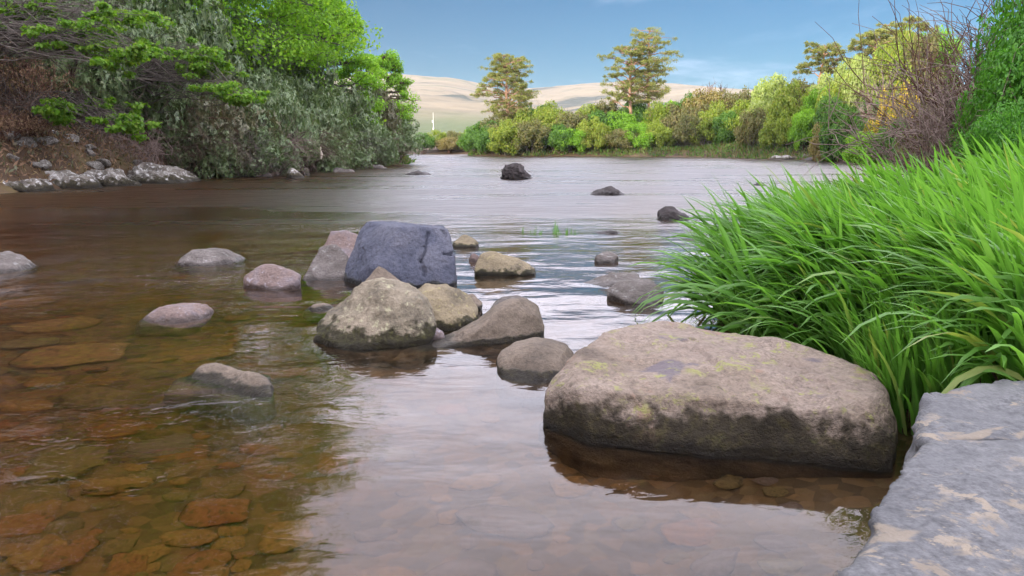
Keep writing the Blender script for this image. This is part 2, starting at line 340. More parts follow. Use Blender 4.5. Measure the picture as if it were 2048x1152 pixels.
def vnormals(P, Q):
    fn = np.cross(P[Q[:, 2]] - P[Q[:, 0]], P[Q[:, 3]] - P[Q[:, 1]]); N = np.zeros_like(P)
    for k in range(4):
        for a in range(3): N[:, a] += np.bincount(Q[:, k], fn[:, a], len(P))
    return N / (np.linalg.norm(N, axis=1)[:, None] + 1e-12)
def hull(pts):
    bm = bmesh.new(); vs_ = [bm.verts.new(p) for p in pts]; bmesh.ops.convex_hull(bm, input=vs_)
    for q in [q for q in bm.verts if not q.link_faces]: bm.verts.remove(q)
    bmesh.ops.triangulate(bm, faces=bm.faces); bm.verts.index_update(); bmesh.ops.recalc_face_normals(bm, faces=bm.faces)
    V = np.array([q.co[:] for q in bm.verts]); Fc = np.array([[q.index for q in f.verts] for f in bm.faces]); bm.free(); return V, Fc
def rock_hull(name, label, pts, mat, vox=.02, it=4, amp=.02, freq=3.0, seed=1, cracks=(), group=None, cat='rock', zb=-.34, world=None, drop=True):
    """an angular rock: the hull of PTS (photo x, photo y, distance), carried down below the water"""
    W = [at_y(*p) for p in pts] if world is None else [np.array(p, float) for p in world]
    if drop: W += [np.array([p[0], p[1], zb]) for p in W]; cz = 1 - float(drop); W = [np.array([p[0], p[1], p[2] - .35 * cz]) for p in W]
    V, T = hull(W); P, Q = remesh(V, [T], vox); P = relax(P, Q, it); N = vnormals(P, Q)
    size = np.ptp(P, axis=0).max(); q = P / size
    d = (fbm(q * freq, seed, 5, .55) + .5 * (.3 - np.abs(fbm(q * freq * 1.7 + 3, seed + 40, 4)))) * amp * size
    for pl, wd, dp, yy in cracks:
        pw = np.array([at_y(a, b, yy)[[0, 2]] for a, b in pl]); X = P[:, [0, 2]] + (wd * 1.2 * fbm(P * 25, seed + 3, 2))[:, None]
        dist = np.full(len(P), 9.)
        for a, b in zip(pw[:-1], pw[1:]):
            ab = b - a; t = np.clip(((X - a) @ ab) / (ab @ ab), 0, 1); dist = np.minimum(dist, np.linalg.norm(X - a - t[:, None] * ab, axis=1))
        d -= dp * np.exp(-(dist / wd) ** 2) * (P[:, 1] < yy + .35)
    return rock_object(name, label, cat, P + N * d[:, None], [Q], mat, group)

D = lambda px, py: at_z(px, py)[1]
# big foreground boulder
M_BIG = rock_mat('mossy_boulder_stone', [(.13, .10, .075), (.23, .18, .135), (.30, .24, .19), (.26, .205, .165)], (.32, .33, .10), .05, .15, (.028, .023, .010), scale=2.6, bump=.85, wet=.05, patches=[((.33, .205, .145), 5, .60, .70), ((.15, .13, .15), 3.4, .63, .69)], streak=True)
y1, y2, y3, y4 = D(1095, 852), D(1300, 898), D(1560, 925), D(1785, 940)
rock_hull('boulder', 'largest boulder, smooth tan stone with dark moss along its waterline, beside the grass',
          [(1087, 842, y1 + .02), (1180, 886, y2 + .03), (1300, 902, y2), (1560, 928, y3), (1786, 938, y4), (1088, 800, y1 + .06), (1118, 745, y1 + .14), (1150, 775, y2 + .10), (1380, 800, y3 + .17), (1560, 820, y3 + .08), (1735, 822, y4 + .06), (1775, 850, y4 + .08),
           (1160, 698, y1 + .24), (1205, 659, y1 + .42), (1250, 642, y1 + .55), (1312, 641, y1 + .58), (1450, 662, y1 + .54), (1600, 694, y3 + .56), (1690, 727, y3 + .46), (1745, 754, y4 + .36), (1770, 790, y4 + .24), (1300, 660, y1 + .85), (1650, 720, y3 + .75)],
          M_BIG, .009, 6, .020, 3.0, 4, zb=-.28, cracks=[([(1395, 700), (1440, 745), (1420, 770)], .012, .012, y3 + .3), ([(1520, 790), (1640, 765), (1690, 800)], .014, .014, y3 + .2)])
f = D(800, 578)
rock_hull('boulder', 'large angular blue-grey block with a vertical crack, tallest rock in the river',
          [(800, 454, f + .22), (838, 452, f + .26), (896, 456, f + .30), (903, 470, f + .26), (913, 522, f + .14), (908, 565, f + .05), (738, 534, f + .03), (745, 582, f - .03), (684, 562, f + .38), (690, 540, f + .46),
           (721, 462, f + .66), (734, 444, f + .78), (790, 444, f + .62), (885, 450, f + .75), (905, 545, f + .75), (705, 545, f + .75)], M_BLUE, .010, 1, .011, 5, 5,
          cracks=[([(852, 470), (848, 505), (842, 520)], .007, .030, f + .12), ([(842, 520), (850, 550)], .012, .03, f + .08), ([(885, 509), (913, 508)], .008, .035, f + .15), ([(716, 505), (706, 560)], .010, .02, f + .2), ([(886, 458), (891, 472)], .006, .02, f + .25)])
rock_out('boulder', 'tan lichened boulder with mossy underside in front of the blue-grey block',
         [(634, 688), (630, 655), (650, 628), (684, 600), (722, 570), (752, 560), (786, 566), (815, 585), (842, 600), (862, 630), (868, 664), (860, 688)], 699, .24, M_TAN, slant=-.05, lean=.55, zb=-.24, e1=.5, e2=.62, seed=11, amp=.06, freq=2.3, n=(180, 90), cuts=10, cut=.22)
rock_out('boulder', 'yellow-flecked boulder leaning against the tan mossy boulder on its right',
         [(826, 655), (826, 590), (850, 574), (882, 575), (915, 583), (940, 597), (956, 618), (952, 640), (930, 650)], 657, .20, M_TAN2, lean=.5, zb=-.28, e1=.5, e2=.6, seed=17, amp=.05, freq=2.2, n=(140, 70), cuts=8, cut=.2)
f = D(770, 590)
rock_hull('rock', 'pointed brown triangular rock wedged between the blue-grey block and the tan boulder', [(756, 531, f + .18), (768, 535, f + .2), (722, 570, f + .05), (730, 600, f), (824, 580, f + .05), (800, 600, f), (812, 572, f + .35), (735, 560, f + .4)], M_BROWN, .013, 3, .012, 3, 7)
f = D(655, 560)
rock_hull('rock', 'low grey-brown wedge of rock sloping into the water left of the blue-grey block', [(640, 492, f + .35), (668, 490, f + .3), (700, 510, f + .2), (706, 555, f + .1), (612, 545, f + .1), (600, 560, f), (690, 565, f), (650, 500, f + .7)], M_GREY, .018, 3, .02, 3, 9)
f = D(685, 525)
rock_hull('rock', 'brownish violet rock peeping out behind the left side of the blue-grey block', [(662, 461, f + .35), (690, 462, f + .3), (722, 472, f + .3), (724, 510, f + .1), (636, 505, f + .2), (640, 525, f), (700, 530, f), (690, 470, f + .8)], M_RED, .018, 3, .016, 3, 13)
rock_out('rock', 'long low brown rock with a hump and submerged tail, right of tan boulders',
         [(770, 748), (796, 706), (855, 688), (912, 668), (958, 642), (994, 612), (1022, 598), (1052, 600), (1076, 616), (1089, 650), (1086, 676)], 690, .13, M_BROWN, slant=.34, lean=.3, zb=-.20, e1=.6, e2=.7, seed=23, amp=.03, freq=2.4, n=(180, 72), cuts=2, cut=.06)
rock_out('rock', 'small grey hump of rock right behind the long brown rock', [(978, 622), (985, 608), (1008, 594), (1036, 590), (1058, 600), (1066, 622)], 624, .13, M_GREY, lean=.4, zb=-.25, seed=31, amp=.05, n=(90, 44))
f = D(945, 622)
rock_hull('rock', 'small layered brown stone behind the yellow-flecked boulder', [(922, 588, f + .12), (945, 588, f + .1), (964, 606, f + .05), (962, 616, f), (930, 618, f), (950, 592, f + .28), (920, 612, f + .25)], M_BROWN, .010, 2, .03, 4, 3)
f = D(872, 680)
rock_hull('rock', 'tiny violet stone in the gap below the yellow-flecked boulder', [(872, 654, f + .05), (860, 664, f + .02), (858, 680, f), (888, 678, f), (885, 664, f + .04), (875, 660, f + .1)], M_RED, .006, 2, .02, 4, 8)
rock_out('rock', 'rounded reddish brown rock touching the left end of the largest boulder', [(994, 722), (1002, 706), (1030, 688), (1068, 680), (1105, 684), (1135, 696), (1152, 712), (1150, 740)], 757, .22, M_BROWN, lean=.8, zb=-.2, e1=.8, e2=.9, seed=37, amp=.03, freq=1.6, n=(110, 56))
f = D(1010, 552)
rock_hull('rock', 'yellowish lichened block standing in bright water right of the blue-grey block', [(962, 506, f + .15), (985, 503, f + .18), (1030, 513, f + .18), (1060, 530, f + .15), (1073, 538, f + .1), (1070, 549, f + .02), (950, 545, f + .02), (948, 535, f + .05), (975, 506, f + .45), (1050, 525, f + .45)], M_TAN2, .014, 3, .018, 3, 15)
rock_out('rock', 'small violet stone at the left foot of the yellowish block', [(936, 524), (938, 514), (946, 506), (956, 508), (960, 522)], 525, .06, M_RED, seed=41, n=(56, 28), zb=-.3)
f = D(930, 495)
rock_hull('rock', 'small pale brown peaked stone beyond the right edge of the blue-grey block', [(926, 470, f + .2), (940, 473, f + .15), (957, 484, f + .1), (952, 494, f), (906, 493, f), (905, 484, f + .1), (930, 472, f + .4)], M_TAN2, .014, 3, .02, 3, 19)
rock_out('rock', 'black knobbly rock standing farthest out in mid-river', [(1002, 358), (1005, 345), (1014, 332), (1030, 328), (1044, 329), (1050, 340), (1060, 348), (1064, 358)], 359, .6, M_DARK, lean=.15, zb=-.5, e1=.6, seed=43, amp=.10, freq=2.8, n=(110, 56), fine=.5)
rock_out('rock', 'low speckled dark rock in bright water below the right-hand pines', [(1176, 389), (1190, 382), (1212, 377), (1235, 378), (1248, 385), (1252, 391)], 391, .35, M_DARK, lean=.2, zb=-.5, seed=47, amp=.08, n=(90, 44), fine=.4)
rock_out('rock', 'black two-humped rock near the tip of the grass', [(1317, 440), (1319, 424), (1332, 415), (1348, 416), (1356, 424), (1370, 430), (1375, 440)], 441, .25, M_DARK, lean=.15, zb=-.4, e1=.6, seed=53, amp=.07, n=(90, 44))
rock_out('rock', 'thin dark rock barely breaking the surface between the reed sprouts and the grass', [(1186, 467), (1205, 462), (1225, 460), (1240, 462), (1247, 467)], 468, .18, M_DARK, zb=-.4, seed=59, amp=.05, n=(64, 32))
f = D(1210, 526)
rock_hull('rock', 'small grey-violet stone alone in bright water left of the grass', [(1190, 512, f + .05), (1205, 502, f + .15), (1220, 502, f + .15), (1235, 510, f + .12), (1228, 522, f), (1192, 524, f), (1215, 504, f + .35)], M_GREY, .013, 3, .03, 3, 61)
f = D(1220, 573)
rock_hull('rock', 'flat grey slab lying in the shallows at the left edge of the grass', [(1158, 568, f + .15), (1215, 552, f + .2), (1245, 543, f + .3), (1278, 548, f + .25), (1290, 570, f), (1200, 573, f), (1270, 545, f + .6)], M_GREY, .016, 3, .02, 3, 67)
f = D(1260, 612)
rock_hull('rock', 'sloping grey-brown rock partly under the grass blades, nearer than the flat slab', [(1210, 578, f + .25), (1235, 562, f + .32), (1300, 558, f + .3), (1330, 580, f + .2), (1320, 615, f), (1250, 600, f + .05), (1300, 560, f + .7)], M_GREY, .016, 3, .02, 3, 71)
rock_out('rock', 'long low dark rock awash off the end of the left bank', [(805, 349), (822, 345), (838, 342), (855, 346), (864, 349)], 350, .4, M_DARK, zb=-.6, seed=73, amp=.06, n=(64, 32))
rock_out('rock', 'rounded grey rock on the left, awash in the brown shallows', [(363, 530), (368, 512), (388, 501), (420, 497), (450, 504), (472, 515), (482, 524)], 530, .3, M_GREY, lean=.3, zb=-.35, seed=79, amp=.04, n=(110, 56))
f = D(545, 580)
rock_hull('rock', 'reddish violet wedge-shaped rock between the rounded grey rock and the blue-grey block', [(518, 530, f + .22), (540, 528, f + .25), (585, 541, f + .15), (603, 548, f + .12), (598, 560, f + .05), (550, 582, f), (490, 562, f + .1), (485, 555, f + .15), (550, 532, f + .5)], M_RED, .015, 3, .018, 3, 83)
rock_out('rock', 'low violet-grey rock with a pale wet edge, alone in the brown shallows', [(292, 642), (302, 625), (328, 613), (365, 610), (400, 614), (416, 628), (414, 642)], 645, .2, M_RED, lean=.35, zb=-.3, seed=89, amp=.04, n=(100, 50))
rock_out('rock', 'grey rock cut off by the left edge of the view', [(-60, 548), (-40, 515), (-10, 503), (20, 512), (45, 528), (58, 542)], 548, .28, M_GREY, lean=.3, zb=-.35, seed=97, amp=.05, n=(90, 44))
f = D(460, 800)
rock_hull('rock', 'wet brown three-cornered rock awash in front of the submerged stones', [(400, 716, f + .36), (425, 710, f + .36), (470, 724, f + .27), (520, 742, f + .15), (545, 770, f + .05), (541, 803, f - .01), (520, 808, f - .01), (345, 768, f + .30), (330, 800, f + .16), (430, 714, f + .48), (535, 748, f + .35)], M_BROWN, .011, 5, .022, 3, 101, zb=-.22, drop=.92)
rock_out('rock', 'small flat brown stone just awash left of the tan mossy boulder', [(612, 620), (625, 609), (645, 607), (662, 613), (668, 621)], 622, .08, M_BROWN, zb=-.25, seed=103, amp=.05, n=(56, 28))
rock_out('rock', 'tiny dark stone far up the river near the grass tips', [(1506, 371), (1512, 366), (1522, 365), (1531, 371)], 372, .25, M_DARK, zb=-.5, seed=107, n=(48, 24))

# stone slab in the near right corner
def slab(name, label, poly, zt, tilt, zb, seed, vox=.014):
    top = np.array([at_z(px, py, zt) for px, py in poly]); c = top.mean(0)
    top[:, 2] += (top[:, 1] - c[1]) * tilt[1] + (top[:, 0] - c[0]) * tilt[0]
    n = len(top); bot = top.copy(); bot[:, :2] = c[:2] + (top[:, :2] - c[:2]) * 1.02; bot[:, 2] = zb
    bm = bmesh.new(); a = [bm.verts.new(p) for p in top]; b = [bm.verts.new(p) for p in bot]
    bm.faces.new(a); bm.faces.new(b[::-1])
    for i in range(n): bm.faces.new((a[i], b[i], b[(i + 1) % n], a[(i + 1) % n]))
    bmesh.ops.triangulate(bm, faces=bm.faces); bmesh.ops.recalc_face_normals(bm, faces=bm.faces); bm.verts.index_update()
    V = np.array([q.co[:] for q in bm.verts]); T = np.array([[q.index for q in f.verts] for f in bm.faces]); bm.free()
    P, Q = remesh(V, [T], vox); P = relax(P, Q, 3); N = vnormals(P, Q)
    d = .008 * fbm(P * 3, seed, 4) + .003 * fbm(P * 14, seed + 7, 3) + .020 * np.where(N[:, 2] < .75, fbm(P * np.array([9, 9, 16]), seed + 5, 4), 0) - .010 * np.clip(fbm(P * 7, seed + 21, 3) - .45, 0, 1)
    return rock_object(name, label, 'rock slab', P + N * d[:, None], [Q], M_SLAB)
slab('rock_slab', 'flat pale blue-grey stone slab with cream lichen blotches in the near right corner',
     [(1842, 884), (1830, 893), (1800, 925), (1772, 962), (1748, 1015), (1722, 1072), (1682, 1150), (1620, 1290), (1700, 1420), (2350, 1420), (2350, 990), (2210, 905), (1990, 880)], .34, (.02, .02), -.3, 3)
slab('rock_slab', 'upper step of pale blue-grey stone wedged under the grass behind the near slab',
     [(1990, 872), (1846, 876), (1842, 850), (1853, 800), (1900, 784), (1950, 770), (2050, 764), (2200, 760), (2250, 900)], .345, (.0, .05), -.2, 13)

# stones strewn on the riverbed
def cobble(seed, sub=3):
    bm = bmesh.new(); bmesh.ops.create_icosphere(bm, subdivisions=sub, radius=1)
    V = np.array([q.co[:] for q in bm.verts]); T = np.array([[q.index for q in f.verts] for f in bm.faces]); bm.free()
    r = np.random.default_rng(seed)
    for _ in range(10):
        nrm = r.normal(size=3); nrm /= np.linalg.norm(nrm); h_ = r.uniform(.45, .82); dd = V @ nrm; V = V - np.outer(np.maximum(dd - h_, 0) * .95, nrm)
    V = V * (1 + .14 * fbm(V * 1.4, seed, 4))[:, None]; V *= (1, r.uniform(.6, .85), r.uniform(.32, .5)); return V, T
COB = [[mk_mesh('riverbed_stone', *[(lambda v, t: (v, [t]))(*cobble(200 + k))][0], m_, True) for k in range(5)] for m_ in M_BED]
rng = np.random.default_rng(77)
def bed_stone(px, py, wpx, tone, label=None, var=None, rot=None, lift=.25):
    # seen through the refracting surface a stone looks nearer the surface than it lies
    p = at_z(px, py, -.12); z = gz(p[0], p[1]); wdt = wpx / F_PX * math.hypot(p[1], 1)
    me = COB[tone][rng.integers(5) if var is None else var]
    s = wdt / 2; o = link('riverbed_stone', me, loc=(p[0], p[1], z + s * lift * .5), rot=(rng.uniform(-.12, .12), rng.uniform(-.12, .12), rng.uniform(-.5, .5) if rot is None else rot), scale=(s, s * rng.uniform(.9, 1.2), s * rng.uniform(.6, .9)))
    # keep the crest under the water
    top = o.location.z + s * .42 * o.scale.z / s
    if top > -.03: o.location.z -= top + .03
    return tag(o, label, 'stone', 'stones on the riverbed')
for a in [(165, 735, 260, 0, 'broad flat ochre stone under water left of the wet three-cornered rock'), (70, 708, 120, 2, 'olive stone under water by the left edge of the view, above the broad ochre stone'),
          (110, 672, 190, 0, 'long thin ochre stone under water, upper of the submerged stones at left'), (210, 810, 230, 2, 'long olive-brown stone under water below the broad ochre stone'),
          (225, 872, 150, 1, 'rust-coloured wedge stone under water right of centre of the lower-left stones'), (70, 882, 80, 1, 'small rust-brown block stone under water near the left edge'),
          (130, 935, 210, 2, 'large dark olive stone under water in the lower-left corner area'), (30, 955, 80, 1, 'rust-orange stone under water touching the left edge'),
          (235, 975, 140, 0, 'ochre stone under water right of the large dark olive stone'), (75, 1005, 170, 2, 'long thin olive stone under water low on the left'),
          (50, 1060, 130, 1, 'tan-rust stone under water near the bottom-left corner'), (90, 1115, 170, 0, 'ochre stone under water at the bottom-left corner'),
          (250, 1130, 110, 1, 'orange-rust stone under water at the bottom edge, left'), (400, 1120, 120, 1, 'rust stone under water at the bottom edge below the rippled patch'),
          (10, 1010, 90, 1, 'rusty stone cut by the left edge under water'), (330, 905, 150, 3, 'pinkish stone under the rippled patch of water'),
          (60, 620, 150, 0, 'ochre stone under water at left, level with the low violet-grey rock'), (180, 575, 140, 2, 'olive stone under water at left, level with the grey edge rock'),
          (760, 720, 130, 0, 'ochre stone in the dark reflection under the tan mossy boulder'), (690, 735, 110, 2, 'olive stone in the dark reflection, left below the tan mossy boulder'),
          (1210, 920, 120, 1, 'rust stone in the dark reflection under the largest boulder'), (1330, 955, 140, 1, 'rust-brown stone under water before the middle of the largest boulder')]:
    bed_stone(*a[:4], a[4])
tones = ['ochre', 'rust-brown', 'olive-brown', 'pinkish']
placed = []
MARKS = [(1430, 860, 'largest boulder'), (745, 680, 'tan mossy boulder'), (800, 540, 'blue-grey block'), (1072, 730, 'rounded reddish brown rock'), (445, 770, 'wet three-cornered rock'), (355, 630, 'low violet-grey rock'), (545, 560, 'reddish violet wedge'), (422, 515, 'rounded grey rock'), (20, 530, 'edge-cut grey rock'), (1010, 535, 'yellowish block'), (1000, 660, 'long low brown rock'), (640, 615, 'small flat brown stone'), (165, 735, 'broad flat ochre stone'), (130, 935, 'large dark olive stone'), (1740, 1060, 'near slab'), (1250, 580, 'grey rocks by the grass')]
for k in range(9000):
    if len(placed) >= 270: break
    px, py = (rng.uniform(-60, 600), rng.uniform(520, 1200)) if rng.random() < .8 else (rng.uniform(560, 1750), rng.uniform(640, 1200))
    wpx = float(np.clip(rng.lognormal(4.35, .5), 36, 210)) * (.45 + .65 * (py - 400) / 700)
    p = at_z(px, py, -.12)
    if sdist(np.array([p[0]]), np.array([p[1]]))[0] > -.25: continue
    if any(abs(px - a) < (wpx + b) * .34 and abs(py - c) < (wpx + b) * .13 for a, c, b in placed): continue
    placed.append((px, py, wpx)); t = int(rng.choice([0, 1, 2], p=[.45, .25, .30])) if px < 560 else int(rng.choice([0, 1, 2, 3], p=[.25, .2, .15, .4]))
    dx, dy, nm = min(((px - a, py - b, n_) for a, b, n_ in MARKS), key=lambda q: q[0] ** 2 + 4 * q[1] ** 2)
    side = ('right of' if dx > 0 else 'left of') if abs(dx) > 2.2 * abs(dy) else ('in front of' if dy > 0 else 'beyond')
    side2 = '' if abs(dx) > 2.2 * abs(dy) else (', to its right' if dx > 0 else ', to its left')
    bed_stone(px, py, wpx, t, f"{'small' if wpx < 45 else 'medium' if wpx < 75 else 'large'} {tones[t]} underwater stone {side} the {nm}{side2}")

# left shore: pale lichened rocks along the foot of the bank
def shore(px, wl, wpx, hpx, mat, label, seed, group='pale rocks along the left shore', depth=None, jag=.09):
    r = np.random.default_rng(seed); x0, x1 = px - wpx / 2, px + wpx / 2
    t = np.linspace(0, 1, 7); prof = np.sin(np.pi * np.clip(t, .06, .94)) ** .5 * r.uniform(.55, 1.1, 7); prof[0] = prof[-1] = .02
    top = [(x0 + wpx * a, wl - hpx * b) for a, b in zip(t, prof)]
    return rock_out('shore_rock', label, top, wl, depth or wpx / F_PX * D(px, wl) * .38, mat, zb=-.45, seed=seed, amp=jag * .75, freq=2.4, cuts=9, cut=.25, n=(84, 40), group=group, fine=.5, lean=.3)
shore(292, 367, 200, 36, M_PALE, 'long ledge of white-lichened rock along the left shore below the bare twigs', 301)
shore(362, 360, 62, 26, M_PALE, 'blocky end of the white-lichened ledge on the left shore', 302)
shore(205, 373, 130, 38, M_PALE, 'pale rock beside the left end of the long lichened ledge', 303)
shore(118, 379, 150, 44, M_PALE, 'broad mossy pale rock on the left shore, second from the view edge', 304)
shore(22, 385, 150, 44, M_PALE, 'mossy pale rock on the left shore at the view edge', 305)
shore(255, 372, 50, 14, M_PALE, 'small pale stone at the waterline in front of the long lichened ledge', 306)
shore(585, 357, 50, 20, M_PALE, 'pointed pale rock standing in the water off the left bank', 307)
shore(612, 351, 20, 28, M_PALE, 'narrow upright pale rock behind the pointed rock at the left bank', 308)
shore(455, 355, 60, 16, M_GREY, 'grey rock in shadow under the twigs of the left bank', 309)
shore(520, 354, 50, 14, M_GREY, 'low grey rock in shadow left of the pointed pale rock', 310)
shore(680, 345, 60, 10, M_GREY, 'low flat rock at the foot of the left bank right of the upright rock', 311)
shore(750, 337, 50, 9, M_GREY, 'low flat rock near the far end of the left bank', 312)
for k, (px, py, wp, hp, lab) in enumerate([(72, 338, 46, 16, 'rounded whitish stone on the left bank above the shore rocks'), (20, 345, 50, 20, 'grey-white stone on the left bank at the view edge'),
                                          (150, 348, 44, 16, 'pale stone on the left bank between the rounded whitish stone and the ledge'), (15, 318, 40, 16, 'pale stone highest on the left bank at the view edge'),
                                          (112, 345, 26, 14, 'small pale stone right of the rounded whitish stone on the left bank'), (180, 340, 30, 12, 'small white-flecked stone on the left bank above the ledge end')]):
    d0 = D(px, 375 - px * .03) + .9; p = at_y(px, py, d0); z = gz(p[0], p[1]); wm = wp / F_PX * d0
    V, T = cobble(400 + k); V = V * (wm * .55, wm * .4, wm * .75)
    o = link('bank_stone', mk_mesh('bank_stone', V, [T], M_PALE, True), loc=(p[0], p[1], max(z - .02, p[2] - .05))); tag(o, lab, 'rock', 'pale rocks along the left shore')
rs = np.random.default_rng(12); SH = [mk_mesh('bank_stone', *(lambda v, t: (v * np.array([1, 1, 1.5]), [t]))(*cobble(430 + k)), M_PALE, True) for k in range(5)]
names_ = ['the lichened ledge', 'the rock left of the ledge', 'the broad mossy rock', 'the view-edge shore rock']
for k in range(26):
    px = rs.uniform(-10, 400); wl = float(np.interp(px, [0, 390], [384, 358])); d0 = D(px, wl) + rs.uniform(.1, 1.3); x = at_y(px, wl, d0)[0]; s_ = rs.uniform(.12, .34)
    o = link('bank_stone', SH[k % 5], loc=(x, d0, max(gz(x, d0), 0) + s_ * .15), rot=(rs.uniform(-.3, .3), rs.uniform(-.3, .3), rs.uniform(0, 6)), scale=(s_, s_, s_ * .9))
    tag(o, f"{'small' if s_ < .2 else 'fist-shaped' if s_ < .27 else 'large loose'} pale stone {'at' if d0 < D(px, wl) + .6 else 'behind'} {names_[0 if px > 230 else 1 if px > 165 else 2 if px > 80 else 3]}", 'rock', 'pale rocks along the left shore')
for k, (px, wl, wp, hp, lab) in enumerate([(1565, 319, 56, 9, 'low grey rock at the tip of the right-hand rocky point'), (1610, 319, 60, 14, 'jagged grey rock in the middle of the right-hand rocky point'), (1655, 320, 60, 16, 'dark grey rock at the grass end of the right-hand rocky point'),
                                          (1632, 321, 44, 8, 'low dark stone in front of the jagged grey rock on the right-hand point')]):
    shore(px, wl, wp, hp, M_PALE if k < 2 else M_DARK, lab, 330 + k, 'rocks of the right-hand point', depth=.8)
shore(1045, 309.5, 22, 6, M_PALE, 'small white rock at the foot of the far bank below the left pine', 340, 'rocks at the foot of the far bank', depth=.4)

# ------------------------------------------------------------------ far hills
hm = NT('dry_hill_grass'); pos = hm.n('ShaderNodeNewGeometry').outputs['Position']; sz = hm.n('ShaderNodeSeparateXYZ'); hm.l(pos, sz.inputs[0])
mpn = hm.n('ShaderNodeMapping'); hm.l(pos, mpn.inputs[0]); mpn.inputs['Scale'].default_value = (.4, 1, 2.2); mpn.inputs['Rotation'].default_value = (0, R(-14), 0)
a = hm.noise(mpn.outputs[0], .012, 8, .6, .5); b = hm.noise(pos, .006, 4)
col = hm.ramp(a, [(.40, (.055, .065, .05)), (.44, (.15, .13, .085)), (.56, (.215, .18, .118)), (.66, (.12, .12, .075))])
h2 = hm.step(hm.noise(pos, .035, 6, .7, .4), .54, .64); col = hm.mix(hm.math('MULTIPLY', h2, .45), col, (.075, .085, .06)); low = hm.math('ADD', sz.outputs['Z'], hm.math('MULTIPLY', b, 40.0)); col = hm.mix(hm.step(low, 46, 30), col, (.085, .105, .05))
hm.surf(hm.principled(col, .95, hm.bump(a, 1.0, 14), .05))
def hill_ridge(name, y0, y1, prof, seed, nx=220, ny=70):
    xs = np.linspace(-900, 1100, nx); ys = np.linspace(y0, y1, ny); X, Y = np.meshgrid(xs, ys)
    pxs = 1024 + X / y1 * F_PX; H = np.interp(pxs, [p[0] for p in prof], [(HORIZON - p[1]) / F_PX * y1 + CAM_H for p in prof])
    t = (Y - y0) / (y1 - y0); prof_t = t ** 1.15
    P = np.stack([X, Y, 0 * X], -1).reshape(-1, 3); Z = H * prof_t + (fbm(P * .008, seed, 5).reshape(X.shape) * 9 + 3 * fbm(P * np.array([.03, .012, 1]), seed + 4, 3).reshape(X.shape)) * np.clip(t * 3, 0, 1) * (1 - .6 * t)
    Z = np.where(t <= .001, -2, Z)
    # back slope
    Yb = Y[-1] + 200; X = np.vstack([X, X[-1:]]); Y = np.vstack([Y, Yb[None]]); Z = np.vstack([Z, Z[-1:] * 0 - 2])
    i = np.arange(nx * (ny + 1)).reshape(ny + 1, nx); Q = np.stack([i[:-1, :-1], i[:-1, 1:], i[1:, 1:], i[1:, :-1]], -1).reshape(-1, 4)
    return tag(link(name, mk_mesh(name, np.stack([X, Y, Z], -1).reshape(-1, 3), [Q], hm.m, True)), kind='structure')
hill_ridge('hills', 260, 1000, [(-900, 120), (300, 140), (700, 160), (830, 165), (900, 167), (960, 178), (1060, 205), (1150, 240), (2500, 260)], 3)
hill_ridge('hills', 330, 1150, [(-900, 250), (900, 225), (1000, 190), (1080, 183), (1180, 170), (1260, 167), (1340, 170), (1420, 178), (1600, 185), (2000, 200), (2800, 160)], 8)

# ------------------------------------------------------------------ plants: leaves, twigs, materials
def leaf_mat(name, cols, trans=.35, rough=.55, spec=.3, hue=.12):
    cols = [tuple(x * 1.42 for x in c) for c in cols]
    g = NT(name); geo = g.n('ShaderNodeNewGeometry'); oi = g.n('ShaderNodeObjectInfo')
    k = g.math('ADD', g.math('MULTIPLY', geo.outputs['Random Per Island'], 1 - hue), g.math('MULTIPLY', oi.outputs['Random'], hue))
    n = len(cols); col = g.ramp(k, [(i / max(1, n - 1), c) for i, c in enumerate(cols)])
    p = g.principled(col, rough, None, spec); t = g.n('ShaderNodeBsdfTranslucent'); g.l(g.mix(1.0, col, (1.5, 1.55, .7), 'MULTIPLY'), t.inputs['Color'])
    mx_ = g.n('ShaderNodeMixShader'); mx_.inputs[0].default_value = trans; g.l(p.outputs[0], mx_.inputs[1]); g.l(t.outputs[0], mx_.inputs[2]); g.surf(mx_); return g.m
def bark_mat(name, c0, c1, sc_=6):
    g = NT(name); t = g.n('ShaderNodeTexCoord'); mp_ = g.n('ShaderNodeMapping'); g.l(t.outputs['Object'], mp_.inputs[0]); mp_.inputs['Scale'].default_value = (1, 1, .25)
    a = g.noise(mp_.outputs[0], sc_, 6, .65); g.surf(g.principled(g.ramp(a, [(.35, c0), (.65, c1)]), .9, g.bump(a, .8, .03), .1)); return g.m
L_LIME = leaf_mat('lime_leaf', [(.07, .15, .012), (.11, .23, .018), (.15, .29, .024), (.22, .34, .035)], .45)
L_MAPLE = leaf_mat('maple_leaf', [(.045, .115, .008), (.07, .155, .012), (.10, .19, .018), (.13, .20, .025)], .42)
L_RHODO = leaf_mat('rhododendron_leaf', [(.042, .075, .026), (.075, .12, .042), (.11, .155, .062), (.16, .185, .095)], .18, .38, .5)
L_RHODOB = leaf_mat('brownish_rhododendron_leaf', [(.05, .06, .03), (.09, .095, .048), (.13, .11, .065), (.11, .13, .08)], .18, .45, .4)
L_DEAD = leaf_mat('withered_leaf', [(.11, .072, .048), (.17, .108, .072), (.23, .15, .10), (.14, .12, .05)], .2, .8, .1)
L_YEL = leaf_mat('yellow_green_leaf', [(.07, .11, .012), (.12, .17, .018), (.17, .22, .025), (.19, .18, .035)], .35)
L_GRN = leaf_mat('mid_green_leaf', [(.025, .07, .012), (.055, .125, .016), (.09, .17, .02)], .32)
L_BRT = leaf_mat('bright_green_leaf', [(.07, .16, .012), (.12, .24, .016), (.17, .29, .02)], .4)
L_OLV = leaf_mat('olive_leaf', [(.05, .065, .02), (.09, .10, .03), (.14, .13, .045), (.10, .075, .03)], .3)
L_RUST = leaf_mat('russet_leaf', [(.09, .075, .03), (.15, .12, .042), (.20, .16, .055), (.11, .13, .03)], .3)
